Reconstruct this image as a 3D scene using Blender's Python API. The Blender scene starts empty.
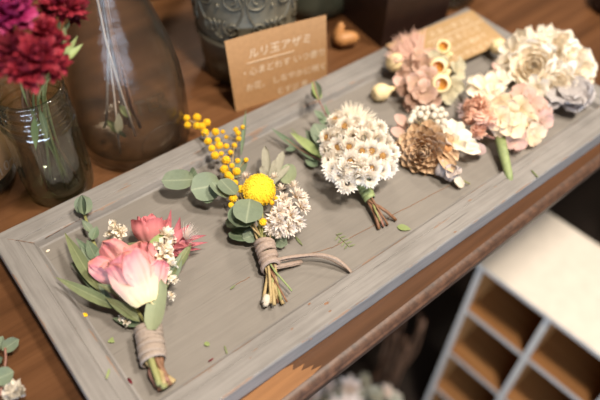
import bpy, math, random
from mathutils import Vector, Matrix, noise as mnoise

random.seed(7)
R = random.uniform
SC = bpy.context.scene
COL = SC.collection
PI = math.pi
ZO = 76.8            # cm from the floor to the painted board's top face; lengths below are cm, z = 0 on that face

# ------------------------------------------------------------------ camera, light, exposure
FPX = 644.547
M3 = Matrix(((0.7817, -0.6230, 0.0288), (0.4518, 0.5976, 0.6624), (0.4299, 0.5048, -0.7486)))  # right, up, forward
CAM = Vector((0, 0, 36))
cd = bpy.data.cameras.new('camera'); cam = bpy.data.objects.new('camera', cd); COL.objects.link(cam)
rot = Matrix((M3[0], M3[1], -M3[2])).transposed()
cam.matrix_world = Matrix.Translation((0, 0, (36 + ZO) / 100)) @ rot.to_quaternion().to_matrix().to_4x4()
cd.sensor_width = 36; cd.lens = 36 * FPX / 600; cd.clip_start = 0.02; cd.clip_end = 30
cd.dof.use_dof = True; cd.dof.focus_distance = 0.446; cd.dof.aperture_fstop = 3.4
SC.camera = cam

w = bpy.data.worlds.new('world'); SC.world = w; w.use_nodes = True
bg = w.node_tree.nodes['Background']; bg.inputs[0].default_value = (1.0, 0.88, 0.75, 1); bg.inputs[1].default_value = 0.11


def area(name, loc, target, size, power, col, size_y=None):
    l = bpy.data.lights.new(name, 'AREA'); l.energy = power; l.color = col; l.size = size / 100
    if size_y: l.shape = 'RECTANGLE'; l.size_y = size_y / 100
    else: l.shape = 'DISK'
    o = bpy.data.objects.new(name, l); COL.objects.link(o)
    o.location = Vector((loc[0], loc[1], loc[2] + ZO)) / 100
    d = Vector(target) - Vector(loc); o.rotation_euler = d.to_track_quat('-Z', 'Y').to_euler()
    return o


area('rim_light_behind', (95, 115, 125), (25, 25, 0), 22, 7, (1.0, 0.86, 0.70))  # weak light added from behind for the rims, not a lamp of the room
area('ceiling_lamp_front', (70, -14, 140), (32, 22, 0), 22, 21, (1.0, 0.90, 0.78))
area('ceiling_lamp_left', (17, -30, 140), (30, 18, 0), 16, 25, (1.0, 0.87, 0.72))
area('window_light', (-70, -125, -6), (35, 15, -6), 200, 33, (0.64, 0.78, 1.0), 44)
vs = SC.view_settings; vs.view_transform = 'Standard'; vs.look = 'None'; vs.gamma = 1; vs.exposure = 0.2
vs.use_curve_mapping = False
SC.cycles.transparent_max_bounces = 24
SC.cycles.max_bounces = 8
SC.cycles.caustics_reflective = False; SC.cycles.caustics_refractive = False


# ------------------------------------------------------------------ measuring helper: the ray of a picture point down to a height z
def at(px, py, z):
    d = M3.transposed() @ Vector(((px - 300) / FPX, (200 - py) / FPX, 1))
    return CAM + d * ((z - 36) / d.z)


def cpp(p): return (p - CAM).length / FPX        # cm per picture pixel at p


def ln(a, b, t): return a + (b - a) * t


# ------------------------------------------------------------------ materials
def newmat(name):
    m = bpy.data.materials.new(name); m.use_nodes = True
    nt = m.node_tree; nt.nodes.clear()
    return m, nt, nt.nodes.new('ShaderNodeOutputMaterial')


def nd(nt, typ, **kw):
    n = nt.nodes.new(typ)
    for k, v in kw.items():
        if k.startswith('i_'): n.inputs[k[2:].replace('_', ' ')].default_value = v
        else: setattr(n, k, v)
    return n


def ramp(nt, stops, fac):
    r = nd(nt, 'ShaderNodeValToRGB'); el = r.color_ramp.elements
    while len(el) < len(stops): el.new(0.5)
    for e, (p, c) in zip(el, stops): e.position = p; e.color = (*c, 1)
    nt.links.new(fac, r.inputs[0]); return r.outputs[0]


def mix(nt, fac, a, b, mode='MIX'):
    n = nd(nt, 'ShaderNodeMix', data_type='RGBA', blend_type=mode)
    for s, v in ((0, fac), (6, a), (7, b)):
        if hasattr(v, 'links'): nt.links.new(v, n.inputs[s])
        elif s: n.inputs[s].default_value = (*v, 1)
        else: n.inputs[s].default_value = v
    return n.outputs[2]


def mth(nt, op, a, b=None, clamp=False):
    n = nd(nt, 'ShaderNodeMath', operation=op, use_clamp=clamp)
    for i, v in enumerate((a, b)):
        if v is None: continue
        if hasattr(v, 'links'): nt.links.new(v, n.inputs[i])
        else: n.inputs[i].default_value = v
    return n.outputs[0]


def coords(nt, scale, kind='Object'):
    tc = nd(nt, 'ShaderNodeTexCoord'); mp = nd(nt, 'ShaderNodeMapping'); mp.inputs['Scale'].default_value = scale
    nt.links.new(tc.outputs[kind], mp.inputs[0]); return mp.outputs[0]


def tex(nt, vec, scale, detail=4, rough=.6):
    n = nd(nt, 'ShaderNodeTexNoise'); n.inputs['Scale'].default_value = scale; n.inputs['Detail'].default_value = detail
    n.inputs['Roughness'].default_value = rough
    if vec is not None: nt.links.new(vec, n.inputs['Vector'])
    return n.outputs['Fac']


def principled(nt, out, col, rough=.6, metal=0, bump=None, bstr=.3, bdist=.001, spec=.4, transl=0):
    p = nd(nt, 'ShaderNodeBsdfPrincipled')
    if hasattr(col, 'links'): nt.links.new(col, p.inputs['Base Color'])
    else: p.inputs['Base Color'].default_value = (*col, 1)
    if hasattr(rough, 'links'): nt.links.new(rough, p.inputs['Roughness'])
    else: p.inputs['Roughness'].default_value = rough
    p.inputs['Metallic'].default_value = metal; p.inputs['Specular IOR Level'].default_value = spec
    if bump is not None:
        b = nd(nt, 'ShaderNodeBump'); b.inputs['Strength'].default_value = bstr; b.inputs['Distance'].default_value = bdist
        nt.links.new(bump, b.inputs['Height']); nt.links.new(b.outputs[0], p.inputs['Normal'])
    s = p.outputs[0]
    if transl:
        t = nd(nt, 'ShaderNodeBsdfTranslucent')
        if hasattr(col, 'links'): nt.links.new(col, t.inputs[0])
        else: t.inputs[0].default_value = (*col, 1)
        mx = nd(nt, 'ShaderNodeMixShader'); mx.inputs[0].default_value = transl
        nt.links.new(s, mx.inputs[1]); nt.links.new(t.outputs[0], mx.inputs[2]); s = mx.outputs[0]
    nt.links.new(s, out.inputs[0]); return p


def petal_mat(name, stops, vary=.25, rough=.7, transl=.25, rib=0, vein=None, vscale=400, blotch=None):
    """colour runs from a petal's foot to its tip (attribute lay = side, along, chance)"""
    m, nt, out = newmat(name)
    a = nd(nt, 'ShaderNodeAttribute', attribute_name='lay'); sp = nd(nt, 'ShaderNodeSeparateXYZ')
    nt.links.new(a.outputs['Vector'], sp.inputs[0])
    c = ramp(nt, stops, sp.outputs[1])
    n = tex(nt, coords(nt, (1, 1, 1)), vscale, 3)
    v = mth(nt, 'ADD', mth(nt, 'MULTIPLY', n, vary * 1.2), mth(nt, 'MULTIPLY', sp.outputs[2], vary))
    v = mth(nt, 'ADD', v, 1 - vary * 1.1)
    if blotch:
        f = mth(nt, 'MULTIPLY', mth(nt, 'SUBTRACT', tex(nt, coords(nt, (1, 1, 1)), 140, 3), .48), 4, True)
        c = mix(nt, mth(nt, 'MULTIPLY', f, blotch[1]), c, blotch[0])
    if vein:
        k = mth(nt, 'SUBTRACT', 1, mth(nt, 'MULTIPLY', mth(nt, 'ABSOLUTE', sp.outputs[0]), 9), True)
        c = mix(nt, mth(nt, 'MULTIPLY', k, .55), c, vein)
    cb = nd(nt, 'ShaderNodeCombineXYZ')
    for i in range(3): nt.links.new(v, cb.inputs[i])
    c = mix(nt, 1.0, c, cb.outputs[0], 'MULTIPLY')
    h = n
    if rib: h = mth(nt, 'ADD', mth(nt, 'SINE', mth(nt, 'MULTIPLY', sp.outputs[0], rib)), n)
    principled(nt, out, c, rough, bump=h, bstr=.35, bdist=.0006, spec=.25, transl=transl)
    return m


def plain(name, col, rough=.6, metal=0, vary=.2, scale=200, bstr=.25, spec=.4, transl=0, bdist=.0006, stretch=(1, 1, 1)):
    m, nt, out = newmat(name)
    n = tex(nt, coords(nt, stretch), scale, 4)
    c = ramp(nt, [(.25, tuple(x * (1 - vary) for x in col)), (.75, tuple(min(1, x * (1 + vary)) for x in col))], n)
    principled(nt, out, c, rough, metal, n, bstr, bdist, spec, transl)
    return m


def wood_mat(name, dark, mid, light, axis='X', rough=.42, gscale=1, spec=.4, bstr=.25):
    m, nt, out = newmat(name)
    s = {'X': (3, 60, 60), 'Y': (60, 3, 60), 'Z': (60, 60, 3)}[axis]
    v = coords(nt, tuple(k * gscale for k in s))
    n1 = tex(nt, v, 1.0, 6, .65); n2 = tex(nt, coords(nt, tuple(k * gscale * .12 for k in s)), 1, 3)
    f = mth(nt, 'ADD', mth(nt, 'MULTIPLY', n1, .65), mth(nt, 'MULTIPLY', n2, .35))
    c = ramp(nt, [(.33, dark), (.5, mid), (.68, light)], f)
    principled(nt, out, c, rough, bump=n1, bstr=bstr, bdist=.0006, spec=spec)
    return m


def paint_mat(name, base, dark, chip, axis='X', chips=.5):
    """chalky painted wood: brushed along the grain, rubbed to bare wood on worn arrises (attribute lay.y) and in small chips"""
    m, nt, out = newmat(name)
    s = {'X': (18, 380, 380), 'Y': (380, 18, 380)}[axis]
    g = tex(nt, coords(nt, s), 1, 6, .7)
    b = tex(nt, coords(nt, (1, 1, 1)), 22, 4)
    f = mth(nt, 'ADD', mth(nt, 'MULTIPLY', g, .6), mth(nt, 'MULTIPLY', b, .4))
    c = ramp(nt, [(.36, dark), (.56, base), (.72, tuple(min(1, x * 1.12) for x in base))], f)
    # grain cracks
    s2 = {'X': (9, 330, 200), 'Y': (330, 9, 200)}[axis]
    cr = tex(nt, coords(nt, s2), 1, 3, .6)
    c = mix(nt, mth(nt, 'MULTIPLY', mth(nt, 'SUBTRACT', cr, .66), 9, True), c, tuple(x * .45 for x in dark))
    # chips and rubbed edges
    a = nd(nt, 'ShaderNodeAttribute', attribute_name='lay'); sp = nd(nt, 'ShaderNodeSeparateXYZ')
    nt.links.new(a.outputs['Vector'], sp.inputs[0])
    s3 = {'X': (35, 110, 110), 'Y': (110, 35, 110)}[axis]
    cn = tex(nt, coords(nt, s3), 1, 4, .6)
    th = mth(nt, 'SUBTRACT', .71, mth(nt, 'MULTIPLY', sp.outputs[1], .24))
    k = mth(nt, 'MULTIPLY', mth(nt, 'MULTIPLY', mth(nt, 'SUBTRACT', cn, th), 22, True), chips, True)
    c = mix(nt, k, c, chip)
    principled(nt, out, c, .62, bump=mth(nt, 'SUBTRACT', f, mth(nt, 'MULTIPLY', k, .5)), bstr=.5, bdist=.0008, spec=.3)
    return m


def glass_mat(name, tint, edge, rough=.03, grime=0.0, bend=0.0, pw=1.6, refl=.06):
    """thin clear glass: looks through, reflects by Fresnel, soaks up more light where the wall is seen edge-on"""
    m, nt, out = newmat(name)
    lw = nd(nt, 'ShaderNodeLayerWeight'); lw.inputs['Blend'].default_value = .5
    n = tex(nt, coords(nt, (1, 1, 1)), 60, 3)
    b = nd(nt, 'ShaderNodeBump'); b.inputs['Strength'].default_value = .3; b.inputs['Distance'].default_value = .003
    nt.links.new(n, b.inputs['Height'])
    tr = nd(nt, 'ShaderNodeBsdfTransparent')
    nt.links.new(mix(nt, mth(nt, 'POWER', lw.outputs['Facing'], pw), tint, edge), tr.inputs[0])
    trs = tr.outputs[0]
    if bend:
        rf = nd(nt, 'ShaderNodeBsdfRefraction'); rf.inputs['IOR'].default_value = 1.45; rf.inputs['Roughness'].default_value = .02; rf.inputs[0].default_value = (*tint, 1)
        m0 = nd(nt, 'ShaderNodeMixShader'); m0.inputs[0].default_value = bend
        nt.links.new(trs, m0.inputs[1]); nt.links.new(rf.outputs[0], m0.inputs[2]); trs = m0.outputs[0]
    gl = nd(nt, 'ShaderNodeBsdfGlossy'); gl.inputs['Roughness'].default_value = rough
    nt.links.new(b.outputs[0], gl.inputs['Normal'])
    fr = mth(nt, 'ADD', mth(nt, 'MULTIPLY', mth(nt, 'POWER', lw.outputs['Facing'], 4.0), .9), refl)
    mx = nd(nt, 'ShaderNodeMixShader')
    nt.links.new(fr, mx.inputs[0]); nt.links.new(trs, mx.inputs[1]); nt.links.new(gl.outputs[0], mx.inputs[2])
    s = mx.outputs[0]
    if grime:
        df = nd(nt, 'ShaderNodeBsdfDiffuse'); df.inputs[0].default_value = (.5, .48, .42, 1)
        m2 = nd(nt, 'ShaderNodeMixShader'); m2.inputs[0].default_value = grime
        nt.links.new(s, m2.inputs[1]); nt.links.new(df.outputs[0], m2.inputs[2]); s = m2.outputs[0]
    nt.links.new(s, out.inputs[0]); return m


MT = {}
MT['table'] = wood_mat('table_wood', (.042, .017, .006), (.095, .040, .0155), (.155, .070, .029), 'X', .36)
MT['bare'] = wood_mat('bare_wood', (.15, .062, .019), (.26, .118, .04), (.33, .16, .06), 'X', .5)
MT['mould'] = plain('worn_table_edge', (.075, .036, .020), .52, 0, .55, 170, .6, spec=.5)
MT['paintX'] = paint_mat('grey_paint_rails', (.222, .210, .200), (.160, .150, .141), (.26, .13, .06), 'X')
MT['paintY'] = paint_mat('grey_paint_stiles', (.222, .210, .200), (.160, .150, .141), (.26, .13, .06), 'Y')
MT['paintP'] = paint_mat('grey_paint_panel', (.188, .172, .154), (.164, .150, .134), (.2, .12, .07), 'X', .35)
MT['floor'] = wood_mat('dark_floor', (.008, .004, .002), (.016, .009, .005), (.03, .016, .009), 'X', .6, .4)
MT['wall'] = plain('brown_wall', (.10, .055, .03), .8, 0, .2, 20)
MT['white'] = plain('white_rack_paint', (.66, .60, .52), .55, 0, .07, 60, .1)
MT['rackw'] = wood_mat('rack_wood', (.20, .085, .024), (.34, .15, .045), (.42, .205, .068), 'Y', .6)
MT['kraft'] = plain('kraft_paper', (.38, .215, .10), .8, 0, .10, 300, .1, .2)
MT['kraft2'] = plain('kraft_paper_light', (.38, .25, .125), .8, 0, .08, 300, .1, .2)
MT['ink'] = plain('white_ink', (.60, .49, .36), .7, 0, .05)
MT['jarglass'] = glass_mat('jar_glass', (.975, .98, .955), (.52, .60, .43), .10, .006, 0, 1.0, .11)
MT['botglass'] = glass_mat('bottle_glass', (.955, .945, .915), (.50, .47, .38), .16, .012, 0, 1.6, .014)
MT['oldglass'] = glass_mat('old_glass', (.70, .70, .58), (.25, .26, .19), .08, .03)
MT['tin'] = plain('old_tin', (.13, .115, .08), .5, .3, .28, 130, .5, .4)
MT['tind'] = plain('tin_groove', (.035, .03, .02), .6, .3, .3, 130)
MT['darkwood'] = plain('dark_box', (.022, .009, .006), .5, 0, .3, 60)
MT['teal'] = plain('dark_green_glaze', (.05, .055, .04), .3, 0, .3, 50)
MT['seed'] = plain('seed_shell', (.42, .20, .07), .5, 0, .25, 150)
MT['euc'] = petal_mat('eucalyptus_leaf', [(0, (.18, .22, .135)), (.5, (.17, .215, .15)), (1, (.19, .235, .165))], .25, .6, .12, vein=(.36, .40, .28))
MT['eucd'] = petal_mat('dark_eucalyptus_leaf', [(0, (.115, .155, .095)), (.6, (.125, .175, .11)), (1, (.14, .18, .12))], .3, .55, .1, vein=(.25, .28, .18))
MT['olive'] = petal_mat('olive_leaf', [(0, (.14, .165, .07)), (.6, (.165, .195, .10)), (1, (.20, .22, .11))], .3, .55, .12, vein=(.34, .36, .2))
MT['pale'] = petal_mat('pale_green_leaf', [(0, (.24, .27, .16)), (1, (.26, .31, .20))], .15, .6, .1, vein=(.22, .26, .15))
MT['silver'] = petal_mat('silver_leaf', [(0, (.26, .255, .19)), (1, (.34, .325, .26))], .2, .8, .15)
MT['fresh'] = petal_mat('fresh_green_leaf', [(0, (.22, .28, .10)), (1, (.28, .34, .15))], .2, .6, .15)
MT['rose'] = petal_mat('pink_rose', [(0, (.78, .70, .42)), (.2, (.84, .69, .50)), (.42, (.82, .54, .46)), (.72, (.77, .36, .36)), (.93, (.66, .22, .25)), (1, (.58, .26, .20))], .16, .6, .28, 14, vscale=170, blotch=((.88, .66, .54), .35))
MT['rosed'] = petal_mat('deep_pink_rose', [(0, (.75, .50, .40)), (.4, (.74, .30, .30)), (1, (.66, .20, .23))], .2, .6, .25, 10, vscale=200)
MT['bract'] = petal_mat('pink_bract', [(0, (.72, .45, .40)), (.4, (.58, .22, .24)), (1, (.36, .08, .11))], .25, .6, .2)
MT['fluff'] = petal_mat('white_fluff', [(0, (.70, .55, .48)), (1, (.82, .74, .68))], .1, .9, .3)
MT['cream'] = petal_mat('cream_petal', [(0, (.84, .70, .48)), (.4, (.90, .82, .68)), (1, (.91, .86, .77))], .14, .7, .3)
MT['ivory'] = petal_mat('ivory_petal', [(0, (.90, .72, .48)), (.4, (.93, .83, .66)), (1, (.94, .88, .77))], .12, .7, .3, 6)
MT['strawf'] = petal_mat('papery_white', [(0, (.74, .60, .42)), (.25, (.86, .79, .68)), (1, (.90, .86, .80))], .12, .7, .3)
MT['starf'] = petal_mat('starry_white', [(0, (.70, .55, .38)), (.4, (.84, .75, .65)), (1, (.87, .80, .73))], .15, .7, .3)
MT['gold'] = plain('golden_disc', (.42, .24, .08), .9, 0, .35, 900, .8)
MT['yel'] = plain('mimosa_yellow', (.80, .48, .015), .9, 0, .18, 500, .6)
MT['crasp'] = plain('craspedia_yellow', (.88, .60, .03), .9, 0, .15, 500, .6)
MT['sola'] = petal_mat('tan_wood_petal', [(0, (.24, .14, .07)), (.3, (.47, .30, .17)), (.8, (.58, .40, .25)), (1, (.62, .44, .28))], .12, .75, .06, 10)  # petal feet darkened: shade in the gaps between petals put into the colour
MT['berry'] = plain('white_berry', (.62, .57, .49), .6, 0, .08)
MT['blush'] = petal_mat('blush_petal', [(0, (.56, .40, .30)), (.5, (.66, .43, .36)), (1, (.68, .46, .40))], .2, .7, .25, vein=(.55, .33, .28))
MT['dusty'] = petal_mat('dusty_pink_petal', [(0, (.50, .34, .23)), (.5, (.58, .37, .28)), (1, (.66, .46, .37))], .22, .75, .22, vein=(.45, .26, .21))
MT['sage'] = petal_mat('sage_petal', [(0, (.55, .48, .32)), (1, (.56, .54, .40))], .15, .75, .25, vein=(.45, .42, .28))
MT['beige'] = petal_mat('beige_green_petal', [(0, (.66, .52, .30)), (.6, (.80, .66, .46)), (1, (.78, .60, .46))], .15, .75, .25, vein=(.55, .48, .30))
MT['feather'] = petal_mat('dusty_pink_feather', [(0, (.56, .34, .26)), (1, (.70, .47, .39))], .2, .85, .3)
MT['mauve'] = petal_mat('mauve_feather', [(0, (.38, .26, .24)), (1, (.46, .36, .36))], .2, .85, .3)
MT['peach'] = petal_mat('peach_tuft', [(0, (.74, .42, .29)), (1, (.86, .58, .45))], .2, .85, .25)
MT['pod'] = plain('cream_pod', (.78, .63, .36), .5, 0, .12, 120, .3)
MT['podin'] = plain('orange_pod_inside', (.58, .27, .05), .8, 0, .3, 400)
MT['tape'] = plain('green_floral_tape', (.23, .28, .12), .6, 0, .2, 300, .5)
MT['twine'] = plain('mauve_ribbon', (.30, .23, .19), .85, 0, .22, 700, .6)
MT['beigetw'] = plain('beige_ribbon', (.30, .245, .205), .85, 0, .2, 600, .6)
MT['greyrib'] = plain('grey_mauve_ribbon', (.40, .335, .30), .85, 0, .2, 400, .4)
MT['tulle'] = plain('grey_blue_tulle', (.54, .505, .50), .9, 0, .15, 500, .4, transl=.35)
MT['stg'] = plain('green_stem', (.25, .25, .095), .6, 0, .25, 300)
MT['sty'] = plain('straw_stem', (.36, .27, .13), .6, 0, .25, 300)
MT['stb'] = plain('brown_stem', (.19, .095, .05), .6, 0, .3, 300)
MT['stp'] = plain('pinkish_brown_stem', (.24, .12, .09), .6, 0, .3, 300)
MT['cut'] = plain('white_cut_end', (.55, .49, .40), .7, 0, .1)
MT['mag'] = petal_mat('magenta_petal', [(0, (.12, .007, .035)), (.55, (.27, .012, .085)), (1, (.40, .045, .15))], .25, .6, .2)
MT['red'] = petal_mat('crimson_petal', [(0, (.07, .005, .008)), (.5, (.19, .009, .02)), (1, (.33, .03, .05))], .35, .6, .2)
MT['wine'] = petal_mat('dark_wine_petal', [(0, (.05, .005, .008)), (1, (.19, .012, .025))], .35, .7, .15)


# ------------------------------------------------------------------ mesh builder
class MB:
    def __init__(s): s.v = []; s.f = []; s.l = []; s.mi = []

    def grid(s, P, L, closed_u=False, mi=0):
        """rows of points P[j][i]"""
        o = len(s.v); nj = len(P); ni = len(P[0])
        for j in range(nj):
            for i in range(ni): s.v.append(P[j][i]); s.l.append(L[j][i])
        for j in range(nj - 1):
            for i in range(ni if closed_u else ni - 1):
                a = o + j * ni + i; b = o + j * ni + (i + 1) % ni
                s.f.append((a, b, b + ni, a + ni)); s.mi.append(mi)
        return o

    def poly(s, pts, lay=(0, 0, 0), mi=0):
        o = len(s.v); s.v += [Vector(p) for p in pts]; s.l += [lay] * len(pts); s.f.append(tuple(range(o, o + len(pts)))); s.mi.append(mi)

    def box(s, a, b, mi=0, rotm=None, bev=0):
        x0, y0, z0 = a; x1, y1, z1 = b
        c = [Vector(p) for p in ((x0, y0, z0), (x1, y0, z0), (x1, y1, z0), (x0, y1, z0), (x0, y0, z1), (x1, y0, z1), (x1, y1, z1), (x0, y1, z1))]
        if rotm: c = [rotm @ p for p in c]
        o = len(s.v); s.v += c; s.l += [(0, 0, 0)] * 8
        for f in ((0, 3, 2, 1), (4, 5, 6, 7), (0, 1, 5, 4), (1, 2, 6, 5), (2, 3, 7, 6), (3, 0, 4, 7)):
            s.f.append(tuple(o + i for i in f)); s.mi.append(mi)

    def tube(s, pts, r, seg=8, mi=0, caps=True, flat=1.0, lay2=None):
        pts = [Vector(p) for p in pts]; n = len(pts)
        rr = r if isinstance(r, (list, tuple)) else [r] * n
        P = []; L = []; up = None; ch = R(0, 1)
        for j, p in enumerate(pts):
            t = (pts[min(j + 1, n - 1)] - pts[max(j - 1, 0)]).normalized()
            if up is None: up = Vector((0, 0, 1)) if abs(t.z) < .9 else Vector((1, 0, 0))
            a = t.cross(up)
            if a.length < 1e-4: a = t.orthogonal()
            a.normalize(); b = a.cross(t).normalized(); up = b
            P.append([p + (a * math.cos(2 * PI * i / seg) + b * math.sin(2 * PI * i / seg) * flat) * rr[j] for i in range(seg)])
            L.append([(0, j / max(1, n - 1), ch)] * seg)
        o = s.grid(P, L, True, mi)
        if caps:
            s.f.append(tuple(o + i for i in reversed(range(seg)))); s.mi.append(mi)
            s.f.append(tuple(o + (n - 1) * seg + i for i in range(seg))); s.mi.append(mi)

    def ball(s, c, r, nu=10, nv=7, mi=0, frame=None, lump=0, freq=1.0):
        c = Vector(c); rx, ry, rz = r if isinstance(r, (tuple, list)) else (r, r, r)
        P = []; L = []; ch = R(0, 1)
        for j in range(nv + 1):
            th = PI * j / nv
            row = []
            for i in range(nu):
                ph = 2 * PI * i / nu
                d = Vector((math.sin(th) * math.cos(ph), math.sin(th) * math.sin(ph), -math.cos(th)))
                k = 1 + (lump * mnoise.noise((d + c) * freq) if lump else 0)
                q = Vector((d.x * rx * k, d.y * ry * k, d.z * rz * k))
                if frame: q = frame @ q
                row.append(c + q)
            P.append(row); L.append([(0, j / nv, ch)] * nu)
        s.grid(P, L, True, mi)

    def lathe(s, c, prof, seg=32, axis=None, mod=None, mi=0):
        """profile of (radius, height) from c along the axis"""
        c = Vector(c); F = frame_of(axis) if axis else Matrix.Identity(3)
        P = []; L = []
        for j, (r, h) in enumerate(prof):
            row = []
            for i in range(seg):
                ph = 2 * PI * i / seg; k = mod(ph, h, r) if mod else r
                row.append(c + F @ Vector((k * math.cos(ph), k * math.sin(ph), h)))
            P.append(row); L.append([(0, j / (len(prof) - 1), 0)] * seg)
        s.grid(P, L, True, mi)

    def petal(s, p, d, n, Ln, W, shape='oval', cup=0.0, bend=0.0, wave=0.0, nu=4, nv=5, fold=0.0, twist=0.0, mi=0):
        p = Vector(p); d = Vector(d).normalized(); n = Vector(n); n = (n - d * n.dot(d)).normalized(); sd = d.cross(n)
        P = []; L = []; ch = R(0, 1); pos = p.copy(); cd_ = d.copy(); cn = n.copy(); sv = R(0, 50)
        for j in range(nv + 1):
            v = j / nv
            if j:
                a = bend / nv
                cd_, cn = (cd_ * math.cos(a) + cn * math.sin(a)), (cn * math.cos(a) - cd_ * math.sin(a))
                pos = pos + cd_ * (Ln / nv)
            wv = W * .5 * SHAPES[shape](v)
            s2, n2 = sd, cn
            if twist:
                a = twist * v; s2 = sd * math.cos(a) + cn * math.sin(a); n2 = cn * math.cos(a) - sd * math.sin(a)
            row = []; lr = []
            for i in range(nu + 1):
                u = 2 * i / nu - 1
                h = cup * wv * u * u + fold * wv * abs(u)
                if wave: h += wave * W * mnoise.noise(Vector((u * 1.6 + sv, v * 2.6, sv))) * (.3 + v)
                row.append(pos + s2 * (u * wv) + n2 * h); lr.append((u, v, ch))
            P.append(row); L.append(lr)
        s.grid(P, L, False, mi)

    def cup_petal(s, c, F, phi, half, rf, zf, top=1.0, wave=.08, nu=6, nv=7, k=1.0, point=0.0):
        """one petal of a cupped bloom: a slice of a surface of revolution with a rolled, uneven lip"""
        P = []; L = []; ch = R(0, 1); sv = R(0, 90)
        for j in range(nv + 1):
            v = j / nv; row = []; lr = []
            wd = half * (1 - .35 * v ** 4 if v > 0 else 1)
            for i in range(nu + 1):
                u = 2 * i / nu - 1
                vv = v * top * (1 - (.16 + point) * abs(u) ** 2.5)
                r = rf(vv) * k * (1 + wave * v * mnoise.noise(Vector((u * 1.5 + sv, v * 2, 0))) * 2 + .10 * (1 - abs(u)) * v)
                a = phi + u * wd
                row.append(c + F @ Vector((r * math.cos(a), r * math.sin(a), zf(vv) + wave * v * v * mnoise.noise(Vector((sv, u * 2.2, 3))) * 1.2)))
                lr.append((u, v, ch))
            P.append(row); L.append(lr)
        s.grid(P, L)

    def mesh(s, name, mat, org=Vector((0, 0, 0)), smooth=True):
        me = bpy.data.meshes.new(name)
        me.from_pydata([((p - org) / 100)[:] for p in (Vector(q) for q in s.v)], [], s.f)
        mats = mat if isinstance(mat, (list, tuple)) else [mat]
        for m in mats: me.materials.append(m)
        if len(mats) > 1: me.polygons.foreach_set('material_index', s.mi)
        at_ = me.attributes.new('lay', 'FLOAT_VECTOR', 'POINT')
        at_.data.foreach_set('vector', [k for t in s.l for k in t])
        if smooth: me.polygons.foreach_set('use_smooth', [True] * len(me.polygons))
        me.update(); return me


def frame_of(axis, roll=0.0):
    a = Vector(axis).normalized()
    x = a.orthogonal().normalized(); x = Matrix.Rotation(roll, 3, a) @ x; y = a.cross(x)
    return Matrix((x, y, a)).transposed()


SHAPES = {
    'oval': lambda v: max(.06, math.sin(PI * min(1, v * .93 + .04)) ** .6),
    'round': lambda v: max(.05, (1 - abs(2 * v - 1) ** 2.3) ** .5),
    'leaf': lambda v: max(.03, math.sin(PI * v ** .75) ** .85),
    'lance': lambda v: max(.03, math.sin(PI * v ** .8) ** 1.0),
    'strap': lambda v: max(.03, min(1, v * 3 + .45) * (1 - v ** 7) ** .5),
    'spade': lambda v: max(.05, (.28 + .72 * v ** .7) * (1 - v ** 6) ** .5),
    'bowl': lambda v: max(.05, (.42 + .58 * min(1, v * 2.0) ** .7) * (1 - v ** 8) ** .5),
    'needle': lambda v: max(.05, 1 - v ** 1.5),
    'point': lambda v: max(.03, (v * 4 + .5 if v < .125 else 1) * (1 - v ** 2.2)),
    'heart': lambda v: max(.05, (1 - v) ** .7 * min(1, v * 8 + .3) * 1.05),
}

ORG = {}


def setp(o, label=None, cat=None, group=None, kind=None):
    for k, v in (('label', label), ('category', cat), ('group', group), ('kind', kind)):
        if v: o[k] = v
    return o


def wloc(p): return Vector((p.x, p.y, p.z + ZO)) / 100


def thing(name, label, cat, org, group=None):
    o = bpy.data.objects.new(name, None); COL.objects.link(o); o.empty_display_size = .01
    org = Vector(org); o.location = wloc(org); ORG[o] = org
    return setp(o, label, cat, group)


def part(name, mb, mat, parent, label=None, smooth=True):
    org = ORG[parent]
    o = bpy.data.objects.new(name, mb.mesh(name, mat, org, smooth)); COL.objects.link(o)
    o.parent = parent; ORG[o] = org
    if label: o['label'] = label
    return o


def inst(name, me, parent, pos, F=None, s=1.0):
    """a repeat of a part: its own object sharing the mesh"""
    o = bpy.data.objects.new(name, me); COL.objects.link(o); o.parent = parent
    base = ORG[parent] if parent in ORG else Vector((0, 0, 0))
    m = Matrix.Translation((Vector(pos) - base) / 100)
    if F is not None: m = m @ F.to_4x4()
    o.matrix_basis = m @ Matrix.Scale(s, 4)
    return o


def sub(name, me, parent):
    o = bpy.data.objects.new(name, me); COL.objects.link(o); o.parent = parent; return o


def solo(name, mb, mat, label, cat, org, group=None, kind=None, smooth=True):
    org = Vector(org)
    o = bpy.data.objects.new(name, mb.mesh(name, mat, org, smooth)); COL.objects.link(o); o.location = wloc(org); ORG[o] = org
    return setp(o, label, cat, group, kind)


def view_up(p): return (CAM - p).normalized()


UPZ = Vector((0, 0, 1))


def leaf(mb, a, b, wpx, shape='leaf', n=None, bend=0.0, cup=.15, fold=.15, wave=.06, nv=7, roll=0.0, nu=4):
    """a leaf from foot a to tip b, wpx wide in picture pixels"""
    a = Vector(a); b = Vector(b); d = b - a; n = n or (UPZ * .6 + view_up(a) * .6)
    if roll: n = Matrix.Rotation(roll, 3, d.normalized()) @ n
    dn = d.normalized(); nn = (n - dn * n.dot(dn)).normalized()
    d0 = dn * math.cos(bend / 2) - nn * math.sin(bend / 2); n0 = nn * math.cos(bend / 2) + dn * math.sin(bend / 2)
    mb.petal(a, d0, n0, d.length * (1 + bend * bend * .05), wpx * cpp((a + b) / 2), shape, cup, bend, wave, nu, nv, fold)


def stem(mb, pts, r, seg=6, wob=0.0):
    pts = [Vector(p) for p in pts]
    out = []
    for i in range(len(pts) - 1):
        for k in range(4): out.append(ln(pts[i], pts[i + 1], k / 4))
    out.append(pts[-1])
    # soften corners
    for _ in range(2):
        out = [out[0]] + [(out[i - 1] + out[i] * 2 + out[i + 1]) / 4 for i in range(1, len(out) - 1)] + [out[-1]]
    if wob: out = [p + Vector((R(-wob, wob), R(-wob, wob), R(-wob, wob) * .4)) for p in out]
    mb.tube(out, r, seg)


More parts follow.
